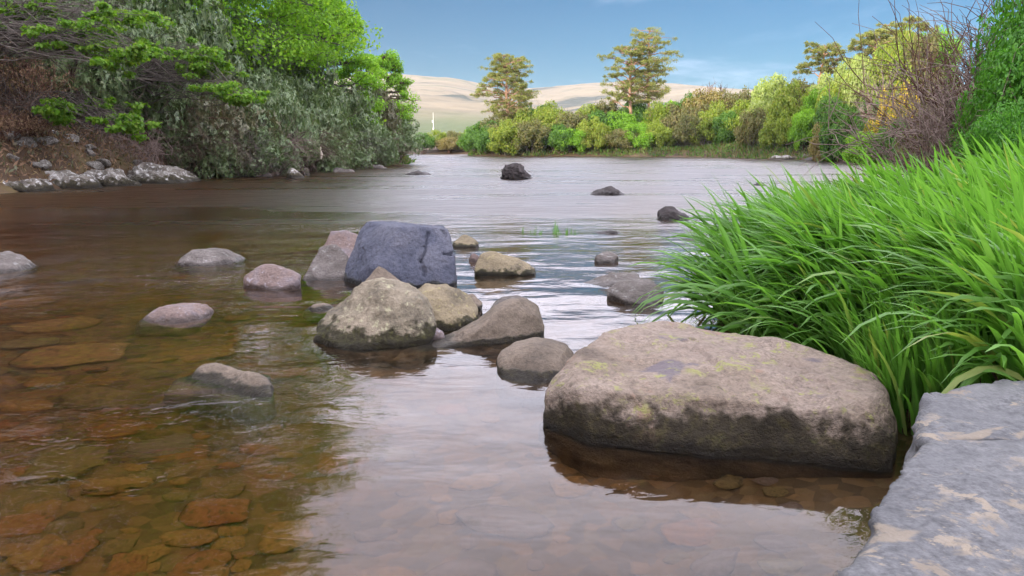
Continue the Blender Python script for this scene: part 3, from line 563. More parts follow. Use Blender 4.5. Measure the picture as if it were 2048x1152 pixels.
L_PALE = leaf_mat('pale_willow_leaf', [(.14, .19, .05), (.22, .27, .08), (.29, .32, .11)], .4)
L_GORSE = leaf_mat('gorse_flower', [(.30, .20, .015), (.40, .28, .02), (.08, .11, .025), (.10, .13, .03)], .25)
L_PINE = leaf_mat('pine_needle', [(.07, .09, .025), (.13, .15, .042), (.20, .21, .065), (.25, .22, .085)], .4, .6, .2)
L_HEDGE = leaf_mat('fresh_hedge_leaf', [(.03, .10, .012), (.05, .16, .016), (.085, .21, .022)], .35, .5, .3)
B_PINE = bark_mat('pine_bark', (.22, .11, .07), (.50, .32, .22)); B_GREY = bark_mat('grey_bark', (.06, .05, .045), (.20, .175, .15)); B_BROWN = bark_mat('brown_bark', (.05, .032, .024), (.14, .095, .07))
B_TWIG = bark_mat('pale_twig', (.13, .09, .075), (.30, .23, .20)); B_RED = bark_mat('red_brown_twig', (.07, .038, .028), (.17, .095, .07))

def unit(a): return a / (np.linalg.norm(a, axis=-1, keepdims=True) + 1e-9)
def leaves(P, dirn, nrm, ln, wd, fold=.15):
    side = unit(np.cross(nrm, dirn)); up = np.cross(dirn, side); ln = ln[:, None]; wd = wd[:, None]
    a = P; c = P + dirn * ln - up * ln * fold; m = P + dirn * ln * .5 + up * wd * fold
    V = np.stack([a, m + side * wd * .5, c, m - side * wd * .5], 1).reshape(-1, 3); return V, np.arange(len(V)).reshape(-1, 4)
def sph(r, n): return unit(r.normal(size=(n, 3)))
def pad_points(r, centers, radii, n_per, shell=.55):
    k = len(centers); d = sph(r, k * n_per); rad = shell + (1 - shell) * r.random(k * n_per) ** .6
    c = np.repeat(centers, n_per, 0); q = np.repeat(radii, n_per, 0); return c + d * q * rad[:, None], unit(d / np.maximum(q, 1e-3) * q.mean())
def scatter_leaves(r, P, out, ln, wd, up=.4, spread=1.0, whorl=1, droop=.0):
    """leaves at P facing roughly OUT"""
    if whorl > 1:
        P = np.repeat(P, whorl, 0); out = np.repeat(unit(out + .35 * r.normal(size=out.shape)), whorl, 0)
        t = unit(np.cross(out, r.normal(size=out.shape))); dirn = unit(t + .35 * out - np.array([0, 0, droop])); nrm = out
    else:
        nrm = unit(out + np.array([0, 0, up]) + spread * .6 * r.normal(size=out.shape)); dirn = unit(np.cross(nrm, r.normal(size=out.shape)) - np.array([0, 0, droop]))
    n = len(P); return leaves(P, dirn, nrm, ln * r.uniform(.65, 1.25, n), wd * r.uniform(.7, 1.2, n))
def tubes(lines, sides=5):
    Vs, Qs, o = [], [], 0
    ang = np.linspace(0, 2 * np.pi, sides, endpoint=False)
    for pts, rad in lines:
        pts = np.asarray(pts, float); T = unit(np.gradient(pts, axis=0)); ref = np.array([.31, .95, .05]) if abs(T[0, 2]) > .7 else np.array([.1, .2, .97])
        A = unit(np.cross(T, ref)); B = np.cross(T, A); rad = np.asarray(rad)[:, None, None]
        ring = pts[:, None] + rad * (np.cos(ang)[None, :, None] * A[:, None] + np.sin(ang)[None, :, None] * B[:, None])
        k = len(pts); Vs.append(ring.reshape(-1, 3)); i = np.arange(k * sides).reshape(k, sides) + o; j = np.roll(i, -1, 1)
        Qs.append(np.stack([i[:-1], j[:-1], j[1:], i[1:]], -1).reshape(-1, 4)); o += k * sides
    return np.vstack(Vs), np.vstack(Qs)
def curve(r, a, b, n=6, sag=.0, wob=.06):
    t = np.linspace(0, 1, n)[:, None]; L = np.linalg.norm(b - a); p = a + (b - a) * t + np.array([0, 0, 1]) * (sag * L * np.sin(np.pi * t)); w_ = r.normal(size=(n, 3)) * wob * L * np.sin(np.pi * t); return p + w_
def twigs(r, n, base, L, up, spread, rad, fork=3, bend=.25):
    """a fan of forked bare twigs rising from BASE (n,3)"""
    lines = []
    for k in range(n):
        d = unit(r.normal(size=3) * spread + np.array(up)); l = L * r.uniform(.55, 1.1); a = base[k % len(base)]; b = a + d * l
        c = curve(r, a, b, 5, bend * r.uniform(-.4, 1), .05); lines.append((c, np.linspace(rad, rad * .4, 5)))
        for _ in range(fork):
            q = c[r.integers(1, 5)]; e = q + unit(d + .75 * r.normal(size=3)) * l * r.uniform(.25, .55); lines.append((curve(r, q, e, 4, .1, .06), np.linspace(rad * .5, rad * .2, 4)))
    return lines
class Plant:
    """meshes of one plant kind, to be placed as Empty > trunk, crown"""
    def __init__(s, **parts): s.parts = parts
def place(pl, name, loc, rz, sc_, label, cat, group=None):
    e = bpy.data.objects.new(name, None); C.objects.link(e); e.location = loc; e.rotation_euler = (0, 0, rz); e.scale = sc_ if hasattr(sc_, '__len__') else (sc_,) * 3; e.empty_display_size = .1
    tag(e, label, cat, group)
    for k, me in pl.parts.items():
        o = link(k, me, e)
        if k == 'trunk':
            for lm_ in getattr(pl, 'limbs', ()): link('limb', lm_, o)
    return e

def shrub(seed, lm, bm_, rx=1.0, h=1.0, npads=26, nleaf=230, ln=.06, wd=.03, whorl=1, stems=16, skirt=.02, pad=.30, droop=.1, twig=0):
    """a rounded shrub of unit size: height H, half width RX"""
    r = np.random.default_rng(seed); d = sph(r, npads * 3); d = d[d[:, 2] > -.7][:npads]
    c = d * np.array([rx, rx, h * .5]) * r.uniform(.50, .95, (len(d), 1)) + np.array([0, 0, h * (.48 + skirt)])
    q = np.stack([r.uniform(.7, 1.25, len(c)) * pad * rx, r.uniform(.7, 1.25, len(c)) * pad * rx, r.uniform(.55, .95, len(c)) * pad * h * .8], -1)
    P, o = pad_points(r, c, q, nleaf, .5); V, Q = scatter_leaves(r, P, o, ln, wd, .5, 1, whorl, droop)
    lines = []
    for k in range(stems):
        t = c[r.integers(len(c))]; a = np.array([r.normal() * .10 * rx, r.normal() * .10 * rx, -.1]); lines.append((curve(r, a, t, 6, .1, .05), np.linspace(.020, .006, 6)))
    if twig:
        lines += twigs(r, twig, c + 0, .42, (0, 0, .6), 1.0, .0045, 3)
    TV, TQ = tubes(lines, 4)
    return Plant(trunk=mk_mesh('trunk', TV, [TQ], bm_, True), crown=mk_mesh('crown', V, [Q], lm))
def pad_tree(seed, pads, lm, bm_, base, trunk_pts, r0, nleaf, ln, wd, up=.5, shell=.3, droop=.1, limb=.03, whorl=1, twiggy=0):
    """a tree: trunk polyline, a limb to every pad, leaves in the pads"""
    r = np.random.default_rng(seed); c = np.array([p[:3] for p in pads], float); q = np.array([p[3:6] for p in pads], float)
    n_ = nleaf; P, o = pad_points(r, c, q, n_, shell); V, Q = scatter_leaves(r, P, o, ln, wd, up, 1, whorl, droop)
    tp = np.array(trunk_pts, float); k = len(tp); tt = np.linspace(0, 1, 14); dense = np.stack([np.interp(tt, np.linspace(0, 1, k), tp[:, a]) for a in range(3)], -1)
    lines = [(dense, r0 * (1 - .75 * tt))]
    for cc, qq in zip(c, q):
        # start where the trunk is a little lower than the pad
        z = cc[2] - .25 * np.hypot(*(cc[:2] - dense[7, :2])) - .1; i = int(np.clip(np.searchsorted(dense[:, 2], z), 2, 13)); a = dense[i]
        cv = curve(r, a, cc - np.array([0, 0, qq[2] * .4]), 7, .05, .05); lines.append((cv, np.linspace(limb, limb * .3, 7)))
        for _ in range(3 + twiggy):
            e = cc + sph(r, 1)[0] * qq * .85; lines.append((curve(r, cv[r.integers(3, 7)], e, 4, .06, .07), np.linspace(limb * .35, limb * .12, 4)))
    TV, TQ = tubes(lines, 6); return Plant(trunk=mk_mesh('trunk', TV, [TQ], bm_, True), crown=mk_mesh('crown', V, [Q], lm))

# ------------------------------------------------------------------ far bank: shrubs under the pines
KINDS = {}
for k, (nm, lm, bk, kw) in enumerate([('yellow-green', L_YEL, B_GREY, dict(twig=20)), ('dark green', L_GRN, B_BROWN, {}), ('bright green', L_BRT, B_BROWN, {}), ('olive', L_OLV, B_GREY, dict(twig=40)), ('russet', L_RUST, B_RED, dict(twig=60)), ('pale willow-green', L_PALE, B_GREY, dict(twig=30))]):
    KINDS[nm] = [shrub(500 + 10 * k + j, lm, bk, 1.0, 1.25, 60, 170, .085, .05, pad=.25, **kw) for j in range(2)]
rng = np.random.default_rng(5)
skyl = np.array([(930, 262), (945, 248), (985, 232), (1040, 226), (1100, 216), (1160, 218), (1215, 212), (1270, 212), (1320, 205), (1380, 200), (1430, 192), (1480, 198), (1530, 178), (1565, 158), (1620, 158), (1680, 132), (1720, 118), (1780, 90), (1840, 60), (1900, 50), (2050, 40)], float)
shr = []
def bank_dist(px):          # distance of the far waterline seen at photo column px
    return float(np.interp(px, [930, 1000, 1200, 1350, 1450, 1540, 1700, 1800, 2000], [80, 77, 75.5, 74, 71, 62, 54, 52, 50]))
def far_shrub(px, off, kind, hpx_top, wpx, order, fill=1.0):
    Y = bank_dist(px) + off; p = at_y(px, hpx_top, Y); z = gz(p[0], Y); h_ = max(1.2, p[2] - z); wd = wpx / F_PX * Y / 2
    shr.append((px, order, kind, (p[0], Y, z - .15), h_ / 1.22, wd))
cols = ['dark green', 'yellow-green', 'olive', 'bright green', 'russet', 'olive', 'yellow-green', 'dark green', 'bright green', 'olive', 'yellow-green', 'pale willow-green']
def top_at(px): return float(np.interp(px, skyl[:, 0], skyl[:, 1]))
seq0 = ['dark green', 'dark green', 'yellow-green', 'olive', 'dark green', 'bright green', 'yellow-green', 'olive', 'bright green', 'yellow-green', 'olive', 'yellow-green', 'dark green', 'olive', 'yellow-green', 'bright green', 'dark green', 'dark green']
for k, px in enumerate([950, 985, 1022, 1064, 1108, 1150, 1192, 1236, 1282, 1326, 1372, 1416, 1462, 1508, 1556, 1612, 1672, 1735]):
    far_shrub(px + rng.uniform(-8, 8), -.5 + rng.uniform(0, .5), seq0[k], 292 - (292 - top_at(px)) * rng.uniform(.45, .75) if k else 258, rng.uniform(66, 92), 'waterline')
seq1 = ['dark green', 'olive', 'yellow-green', 'yellow-green', 'olive', 'dark green', 'bright green', 'yellow-green', 'olive', 'olive', 'yellow-green', 'yellow-green', 'pale willow-green', 'yellow-green', 'bright green', 'yellow-green', 'pale willow-green', 'yellow-green', 'olive']
for k, px in enumerate([968, 1005, 1052, 1100, 1146, 1190, 1240, 1330, 1350, 1400, 1446, 1492, 1540, 1590, 1640, 1690, 1740, 1790, 1850]):
    far_shrub(px + rng.uniform(-8, 8), 2.2 + rng.uniform(0, 1), seq1[k], 292 - (292 - top_at(px)) * rng.uniform(.82, 1.0), rng.uniform(80, 110), 'middle')
seq2 = ['olive', 'dark green', 'yellow-green', 'yellow-green', 'olive', 'dark green', 'bright green', 'dark green', 'russet', 'olive', 'olive', 'pale willow-green', 'olive', 'pale willow-green', 'pale willow-green', 'yellow-green', 'yellow-green', 'bright green']
for k, px in enumerate([1010, 1060, 1105, 1160, 1212, 1262, 1325, 1375, 1420, 1465, 1505, 1555, 1605, 1665, 1712, 1765, 1820, 1880]):
    far_shrub(px + rng.uniform(-6, 6), 5.5 + rng.uniform(0, 1.5), seq2[k], top_at(px) + (14 if 1560 < px < 1700 else 0) + rng.uniform(-14, 0), rng.uniform(80, 115), 'skyline')
ordn = ['first', 'second', 'third', 'fourth', 'fifth', 'sixth', 'seventh', 'eighth', 'ninth', 'tenth', 'eleventh', 'twelfth', 'thirteenth', 'fourteenth', 'fifteenth', 'sixteenth', 'seventeenth', 'eighteenth', 'nineteenth', 'twentieth']
for order in ('waterline', 'middle', 'skyline'):
    for k, (px, _, kind, loc, sz_, wd) in enumerate(sorted([q for q in shr if q[1] == order])):
        place(KINDS[kind][k % 2], 'shrub', loc, rng.uniform(0, 6.28), (wd, wd * .9, sz_), f'{kind} shrub, {ordn[k]} from the left in the {order} row across the river', 'shrub', 'shrubs on the far bank')
# low bushes at the end of the channel
for k, (px, top, wp, kind, Y) in enumerate([(846, 268, 46, 'dark green', 96), (874, 264, 50, 'yellow-green', 98), (905, 266, 48, 'olive', 97), (930, 264, 40, 'yellow-green', 99), (898, 278, 56, 'russet', 95.5), (932, 282, 40, 'olive', 95)]):
    p = at_y(px, top, Y); wd = wp / F_PX * Y / 2
    place(KINDS[kind][k % 2], 'shrub', (p[0], Y, .3), k * 1.3, (wd, wd, (p[2] - .2) / 1.22), f'{kind} bush at the far end of the channel, {["leftmost", "taller second", "middle rear", "rightmost rear", "low front", "low front rightmost"][k]} of the six', 'shrub', 'bushes at the end of the channel')

# pines
def pine(seed, h, crown, n, lean=(0, 0), r0=.22):
    """an open pine: limbs to N flattish plates of needles, each plate a loose group of tufts"""
    r = np.random.default_rng(seed); zf = np.array([c[0] for c in crown]); wf = np.array([c[1] for c in crown])
    tp = np.array([(0, 0, -.5), (lean[0] * .1 + .12, 0, h * .25), (lean[0] * .4 - .12, lean[1] * .5, h * .55), (lean[0] * .8 + .08, lean[1] * .8, h * .8), (lean[0], lean[1], h * .97)])
    tt = np.linspace(0, 1, 16); tr = np.stack([np.interp(tt, np.linspace(0, 1, 5), tp[:, a]) for a in range(3)], -1); lines = [(tr, r0 * (1 - .8 * tt))]; limbs = []; tw_ = []; C_, Q_ = [], []
    for k in range(n):
        z = zf[0] + (zf[-1] - zf[0]) * ((k + r.uniform(0, 1)) / n); wmax = np.interp(z, zf, wf) * h; a = k * 2.4 + r.uniform(-.5, .5); rr = wmax * r.uniform(.35, .95); ax = np.interp(z, tr[:, 2] / h, tr[:, 0])
        c = np.array([ax + rr * math.cos(a), rr * math.sin(a), z * h]); i0 = int(np.clip(np.searchsorted(tr[:, 2], c[2] - .35 * rr - .03 * h), 2, 15))
        cv = curve(r, tr[i0], c, 7, .06, .06); limbs.append((cv, np.linspace(r0 * .34, r0 * .10, 7))); pr = h * r.uniform(.06, .11) * (1.15 - .4 * z)
        for _ in range(int(r.integers(7, 12))):
            d = np.array([r.normal() * pr * .75, r.normal() * pr * .75, r.normal() * pr * .16 + pr * .1]); C_.append(c + d); q = pr * r.uniform(.25, .48); Q_.append((q, q, q * .5)); tw_.append((k, (curve(r, cv[r.integers(4, 7)], c + d, 3, .05, .04), np.array([.03, .02, .012]))))
    P, o = pad_points(r, np.array(C_), np.array(Q_) * 1.05, 58, .1); V, Q = scatter_leaves(r, P, o, .24, .06, .7, 1, 1, -.1)
    TV, TQ = tubes(lines, 8); pl = Plant(trunk=mk_mesh('trunk', TV, [TQ], B_PINE, True), crown=mk_mesh('crown', V, [Q], L_PINE)); pl.limbs = []
    for k, lb in enumerate(limbs):
        LV, LQ = tubes([lb] + [t_[1] for t_ in tw_ if t_[0] == k], 5); pl.limbs.append(mk_mesh('limb', LV, [LQ], B_PINE, True))
    return pl
def put_pine(px, top, base_px, Y, crown, n, seed, label, lean=(0, 0), r0=.22):
    p = at_y(px, base_px, Y); z = gz(p[0], Y); h_ = at_y(px, top, Y)[2] - z
    place(pine(seed, h_, crown, n, lean, r0), 'pine_tree', (p[0], Y, z), 0, 1, label, 'tree', 'pine trees')
put_pine(1017, 106, 240, 82, [(.34, .15), (.42, .34), (.52, .36), (.62, .32), (.74, .28), (.86, .25), (.97, .13)], 50, 71, 'bushy full-crowned pine on the far bank, leftmost of the pines', (-.3, 0), .24)
put_pine(1262, 88, 215, 80, [(.42, .22), (.50, .34), (.62, .24), (.74, .26), (.84, .30), (.92, .22), (.98, .10)], 28, 72, 'open spreading pine on the far bank, left of the close pair', (-.2, 0), .22)
put_pine(1298, 60, 215, 81, [(.40, .12), (.52, .16), (.64, .19), (.74, .18), (.84, .17), (.93, .12), (.99, .06)], 32, 73, 'tallest slender pine on the far bank, right of the close pair', (-.3, 0), .20)
put_pine(1640, 84, 150, 68, [(.62, .20), (.72, .30), (.82, .30), (.92, .22), (.98, .12)], 18, 74, 'flat-topped wind-shaped pine on the skyline of the right-hand slope', (.2, 0), .18)
put_pine(1745, 60, 150, 64, [(.55, .20), (.70, .32), (.85, .30), (.97, .16)], 24, 75, 'broad pine behind the right-hand slope, half hidden by shrubs', (0, 0), .2)
put_pine(1800, 38, 150, 66, [(.5, .2), (.70, .34), (.85, .32), (.97, .16)], 24, 76, 'highest pine on the right-hand skyline behind the bare branches', (0, 0), .2)

# grey bare saplings and gorse on the right-hand slope
def bare_tree(seed, h, n, mat_, spread=.5, rad=.05, leafm=None, nl=0, ln=.05):
    r = np.random.default_rng(seed); tr = np.array([(0, 0, -.3), (.02 * h, 0, h * .3), (-.02 * h, .01 * h, h * .6), (.0, 0, h * .95)]); lines = [(tr, np.linspace(rad, rad * .3, 4))]; tips = []
    for k in range(n):
        a = tr[0] + (tr[3] - tr[0]) * r.uniform(.25, .95); d = unit(np.array([r.normal() * spread, r.normal() * spread, r.uniform(.35, 1)])); l = h * r.uniform(.18, .42); c = curve(r, a, a + d * l, 5, -.05, .06); lines.append((c, np.linspace(rad * .35, rad * .12, 5)))
        for _ in range(4):
            q = c[r.integers(1, 5)]; e = q + unit(d + .7 * r.normal(size=3)) * l * r.uniform(.3, .6); c2 = curve(r, q, e, 4, 0, .06); lines.append((c2, np.linspace(rad * .16, rad * .07, 4))); tips.append(e)
    V, Q = tubes(lines, 5); parts = dict(trunk=mk_mesh('trunk', V, [Q], mat_, True))
    if leafm:
        P = np.repeat(np.array(tips), nl, 0); P = P + r.normal(size=P.shape) * h * .05; lv, lq = scatter_leaves(r, P, sph(r, len(P)), ln, ln * .6, .5); parts['crown'] = mk_mesh('crown', lv, [lq], leafm)
    return Plant(**parts)
for k, (px, top, base, Y, lab) in enumerate([(1738, 160, 268, 47, 'thin grey bare sapling on the right-hand slope, left of a pair'), (1758, 150, 266, 46, 'thicker grey bare sapling on the right-hand slope, right of a pair'), (1418, 168, 212, 80, 'bare pale sapling standing above the shrubs right of the tall pines'), (1440, 172, 214, 81, 'bare dark-twigged sapling next to the pale one above the shrubs')]):
    p = at_y(px, base, Y); h_ = at_y(px, top, Y)[2] - p[2]
    place(bare_tree(600 + k, h_, 30, B_TWIG if k != 3 else B_BROWN, .55, .05 + .012 * k), 'bare_tree', (p[0], Y, gz(p[0], Y) if k < 2 else p[2]), 0, (1, 1, 1 if k >= 2 else (at_y(px, top, Y)[2] - gz(p[0], Y)) / h_), lab, 'tree', 'bare saplings')
GORSE = shrub(640, L_GORSE, B_BROWN, 1, 1.1, 24, 150, .085, .06)
for k, (px, top, wp, Y, lab) in enumerate([(1815, 172, 60, 46, 'largest yellow gorse bush on the right-hand slope below the bare branches'), (1775, 190, 44, 45, 'yellow gorse bush just behind the pair of grey saplings'), (1742, 246, 36, 45, 'small low yellow gorse bush at the foot of the grey saplings')]):
    p = at_y(px, top, Y); z = gz(p[0], Y); wd = wp / F_PX * Y / 2
    place(GORSE, 'gorse_bush', (p[0], Y, min(z, p[2] - .9)), k, (wd, wd, (p[2] - min(z, p[2] - .9)) / 1.1), lab, 'shrub', 'gorse bushes')
for k, (px, top, wp, Y, kind, lab) in enumerate([(1690, 215, 90, 47, 'dark green', 'dark green bush at the foot of the right-hand slope beside the rocky point'), (1655, 248, 60, 49, 'russet', 'withered reddish bush hanging over the rocky point'), (1790, 240, 80, 42, 'dark green', 'dark green bush right behind the highest grass, under the gorse'), (1735, 262, 80, 43, 'bright green', 'low fresh green bush just above the grass tips near the rocky point'), (1850, 235, 90, 36, 'olive', 'olive bush behind the bare-branched thicket')]):
    p = at_y(px, top, Y); z = gz(p[0], Y); z = min(z, p[2] - 1.2); wd = wp / F_PX * Y / 2
    place(KINDS[kind][k % 2], 'shrub', (p[0], Y, z), k * 2, (wd, wd, (p[2] - z) / 1.22), lab, 'shrub', 'bushes at the foot of the right-hand slope')

# mast far off in front of the hill
mm = NT('mast_paint'); mm.surf(mm.principled((.75, .72, .66), .5))
p = at_y(867, 262, 300); q = at_y(867, 238, 300)
lines = [(np.array([(0, 0, 0), (0, 0, (q[2]) * .6), (0, 0, q[2] + 1)]), np.array([.15, .12, .07]))]
V, Q = tubes(lines, 8); e = bpy.data.objects.new('mast', None); C.objects.link(e); e.location = (p[0], 300, 1.5); tag(e, 'thin white mast far off in front of the sunlit hillside', 'mast')
link('pole', mk_mesh('pole', V, [Q], mm.m, True), e)
bm = bmesh.new(); bmesh.ops.create_cone(bm, cap_ends=True, segments=4, radius1=.34, radius2=.10, depth=1.4); me = bpy.data.meshes.new('plinth'); bm.to_mesh(me); bm.free(); me.materials.append(mm.m); link('plinth', me, e, loc=(0, 0, p[2] - .4))
bm = bmesh.new(); bmesh.ops.create_cube(bm, size=1); me = bpy.data.meshes.new('equipment_box'); bm.to_mesh(me); bm.free(); me.materials.append(mm.m); link('equipment_box', me, e, loc=(-.35, 0, p[2] + 2.2), scale=(.3, .3, 1.0))

# ------------------------------------------------------------------ left bank
RH = [shrub(700 + k, L_RHODO, B_BROWN, 1.0, 1.15, 46, 80, .065, .021, whorl=7, stems=22, droop=.2, pad=.32) for k in range(3)]
RB = [shrub(720 + k, L_RHODOB, B_RED, 1.0, 1.15, 44, 56, .062, .021, whorl=6, stems=26, droop=.25, pad=.32, twig=60) for k in range(2)]
DD = [shrub(740 + k, L_DEAD, B_RED, 1.0, 1.0, 34, 60, .055, .022, stems=30, droop=.5, pad=.34, twig=150) for k in range(2)]
LM = [shrub(760 + k, L_LIME, B_GREY, 1.0, 1.2, 40, 330, .05, .034, stems=16, pad=.30) for k in range(2)]
def left_at(px, off):      # a spot OFF metres inland from the left waterline seen at column px
    wl = float(np.interp(px, [0, 390, 570, 820, 835], [385, 357, 352, 327, 324])); b = at_z(px, wl); d = unit(np.array([-1.0, .25, 0])) * off; return b + d
def left_shrub(pl, px, off, h_, wd, label, name='rhododendron_bush', cat='shrub', group='shrubs of the left bank', sink=.1):
    b = left_at(px, off); z = gz(b[0], b[1]); place(pl, name, (b[0], b[1], z - sink), px * .37, (wd, wd, h_ / 1.15), label, cat, group)
for k, (px, off, h_, wd, ty, lab) in enumerate([
        (318, 2.2, 3.6, 1.7, 0, 'grey-green rhododendron overhanging the white-lichened ledge'), (430, 1.9, 3.8, 1.8, 0, 'silvery grey-green rhododendron above the tangle of bare twigs'),
        (530, 1.5, 3.2, 1.7, 3, 'brownish rhododendron over the water left of the pointed pale rock'), (610, 1.5, 3.6, 1.8, 0, 'dark rhododendron above the upright pale rock'),
        (680, 1.5, 3.6, 1.9, 1, 'glossy dark rhododendron touching the water right of the upright rock'), (738, 1.4, 3.8, 1.9, 2, 'dark rhododendron near the far end of the left bank'), (788, 1.3, 3.6, 1.7, 3, 'olive-brown bush at the far tip of the left bank'),
        (450, .7, 1.9, 1.2, 1, 'low dark rhododendron dipping to the water right of the ledge'), (490, .7, 1.7, 1.1, 3, 'low brownish bush dipping to the water, mid-bank'), (560, .6, 1.8, 1.2, 0, 'low grey-green bush dipping to the water just left of the pointed rock'), (655, .6, 2.0, 1.3, 1, 'low dark bush dipping to the water right of the driftwood scrap'), (705, .6, 2.0, 1.4, 2, 'low dark bush dipping to the water, third from the tip'), (760, .5, 2.2, 1.5, 0, 'low grey-green bush dipping to the water, second from the tip'), (806, .4, 2.4, 1.5, 2, 'low green bush at the water at the very tip of the left bank'),
        (360, 4.6, 4.4, 2.2, 3, 'brownish rhododendron in the second row above the ledge'), (475, 4.2, 4.8, 2.2, 0, 'tall grey-green rhododendron in the second row, mid-bank'), (575, 4.0, 4.8, 2.3, 1, 'tall dark rhododendron below the big lime-green tree'),
        (655, 3.6, 4.8, 2.3, 0, 'tall rhododendron in the second row below the hanging lime foliage'), (725, 3.4, 5.0, 2.2, 2, 'tall green rhododendron in the second row near the far end'),
        (250, 3.6, 3.2, 1.6, 1, 'dark rhododendron beside the reddish withered thicket'), (290, 6.5, 4.4, 2.4, 3, 'brownish shrub high on the left bank below the maple sprays'), (400, 7.5, 5.0, 2.6, 4, 'grey-brown twiggy shrub high on the bank between the maple sprays'), (180, 6.5, 3.6, 2.2, 0, 'grey-green shrub high on the left slope behind the withered thicket')]):
    left_shrub((RH + RB)[ty], px, off, h_, wd, lab)
for k, (px, off, h_, wd, lab) in enumerate([(40, 2.6, 1.9, 1.7, 'reddish withered thicket on the left slope at the view edge'), (130, 2.8, 2.1, 1.7, 'reddish withered thicket on the left slope, second from the view edge'), (210, 2.2, 1.8, 1.2, 'low brown withered bush above the pale shore rocks'),
                                           (20, 1.0, 1.0, .9, 'low reddish bush just above the mossy shore rock at the view edge'), (100, 1.1, .95, .9, 'low brown bush among the pale stones of the left bank'), (165, 1.3, 1.2, 1.0, 'low brown bush between the pale stones and the lichened ledge'),
                                           (90, 5.2, 2.4, 2.2, 'withered brown thicket higher up the left slope'), (10, 5.8, 2.6, 2.2, 'withered brown thicket highest on the left slope at the view edge'), (230, 8.5, 3.4, 2.6, 'dull brown thicket under the bright maple sprays'), (120, 9.5, 3.4, 2.8, 'dull brown thicket at the top left behind the maple')]):
    left_shrub(DD[k % 2], px, off, h_, wd, lab, 'withered_bush')
# bare twig tangles trailing to the water
def tangle(seed, n, L, bm_, down=(.6, -.8, -.25), rad=.008):
    r = np.random.default_rng(seed); base = np.stack([r.normal(size=30) * .5, r.normal(size=30) * .4, r.uniform(.3, 1.1, 30)], -1); V, Q = tubes(twigs(r, n, base, L, down, .45, rad, 5, .25), 3); return Plant(branches=mk_mesh('branches', V, [Q], bm_, True))
TG = [tangle(800 + k, 75, 1.5, (B_TWIG, B_BROWN, B_GREY)[k]) for k in range(3)]
for k, (px, off, s, lab) in enumerate([(335, .6, 1.15, 'large tangle of bare pinkish twigs arching to the water by the lichened ledge'), (400, .5, 1.1, 'second tangle of bare twigs arching to the water right of the ledge'), (505, .5, 1.0, 'bare brown twigs trailing to the water in mid-bank'), (570, .4, .9, 'bare twigs over the pointed pale rock'), (640, .5, 1.1, 'bare twigs at the waterline right of the upright pale rock'), (715, .4, 1.1, 'bare twigs at the waterline under the dark rhododendron'), (775, .4, 1.0, 'bare twigs at the waterline near the far tip of the left bank'),
                                      (60, 1.6, 1.2, 'bare pale stems leaning across the left slope at the view edge'), (160, 1.5, 1.1, 'bare twigs lying over the pale stones of the left shore')]):
    b = left_at(px, off); place(TG[k % 3], 'twig_tangle', (b[0], b[1], max(.25, gz(b[0], b[1]))), k * .5 - .5, s, lab, 'twigs', 'bare twig tangles on the left shore')
# tall broadleaf trees
def broad(seed, h, rx, n, lm, nleaf, ln=.16, wd=.11, low=.22, r0=.3, bark=None, twiggy=0, asym=0.0, psz=1.0, flat=.48):
    r = np.random.default_rng(seed); pads = []
    for k in range(n):
        d = sph(r, 1)[0]; z = low + (1 - low) * (.5 + .5 * d[2] * .96); prof = math.sin(math.pi * min(1, max(.06, (1.02 - z) / (1.02 - low + .25)))) ** .7; rr = rx * prof * r.uniform(.55, 1.0); a = r.uniform(0, 6.28); s = rx * r.uniform(.16, .36) * psz
        pads.append((rr * math.cos(a) + asym * (1 - z), rr * math.sin(a), z * h, s, s, s * flat))
    tr = [(0, 0, -.6), (.15, 0, h * .2), (-.1, .1, h * .45), (.1, 0, h * .7), (0, 0, h * .93)]
    return pad_tree(seed, pads, lm, bark or B_GREY, None, tr, r0, nleaf, ln, wd, .35, .2, .25, .07, 1, twiggy)
def left_tree(pl, x, y, label, rz=0, name='broadleaf_tree'): place(pl, name, (x, y, gz(x, y)), rz, 1, label, 'tree', 'broadleaf trees of the left bank')
left_tree(broad(810, 19, 6.2, 170, L_LIME, 480, low=.05), -12.6, 31.5, 'tallest lime-green broadleaf tree leaning out over the left bank')
left_tree(broad(811, 7.4, 3.0, 80, L_LIME, 420, low=.08), -9.4, 37, 'lime-green tree with drooping foliage before the far end of the left bank')
left_tree(broad(812, 17, 5.4, 130, L_BRT, 460, low=.08), -15.5, 26.5, 'yellow-green glowing tree high behind the maple sprays', 1)
left_tree(broad(813, 14, 5.0, 80, L_LIME, 420), -19, 38, 'lime tree farther back on the left bank behind the tallest one', 2)
left_tree(broad(814, 5.4, 1.7, 90, L_LIME, 130, .13, .08, .08, .10, B_BROWN, 2, psz=.75, flat=.9), -7.2, 43.6, 'thin half-bare tree at the outermost tip of the left bank', 0)
left_tree(broad(815, 14, 5.0, 70, L_LIME, 380), -20, 15.5, 'tree at the top of the left slope beyond the maple', 2.5)
left_tree(broad(817, 16, 4.6, 110, L_LIME, 380, low=.34), -14.8, 20.2, 'tree whose trunk stands behind the maple sprays, its crown above the view', 2.2)
left_tree(broad(816, 4.8, 1.9, 44, L_LIME, 320, .11, .07, .06, .10), -8.0, 40.6, 'small fresh green tree by the water at the far end of the left bank', .5)
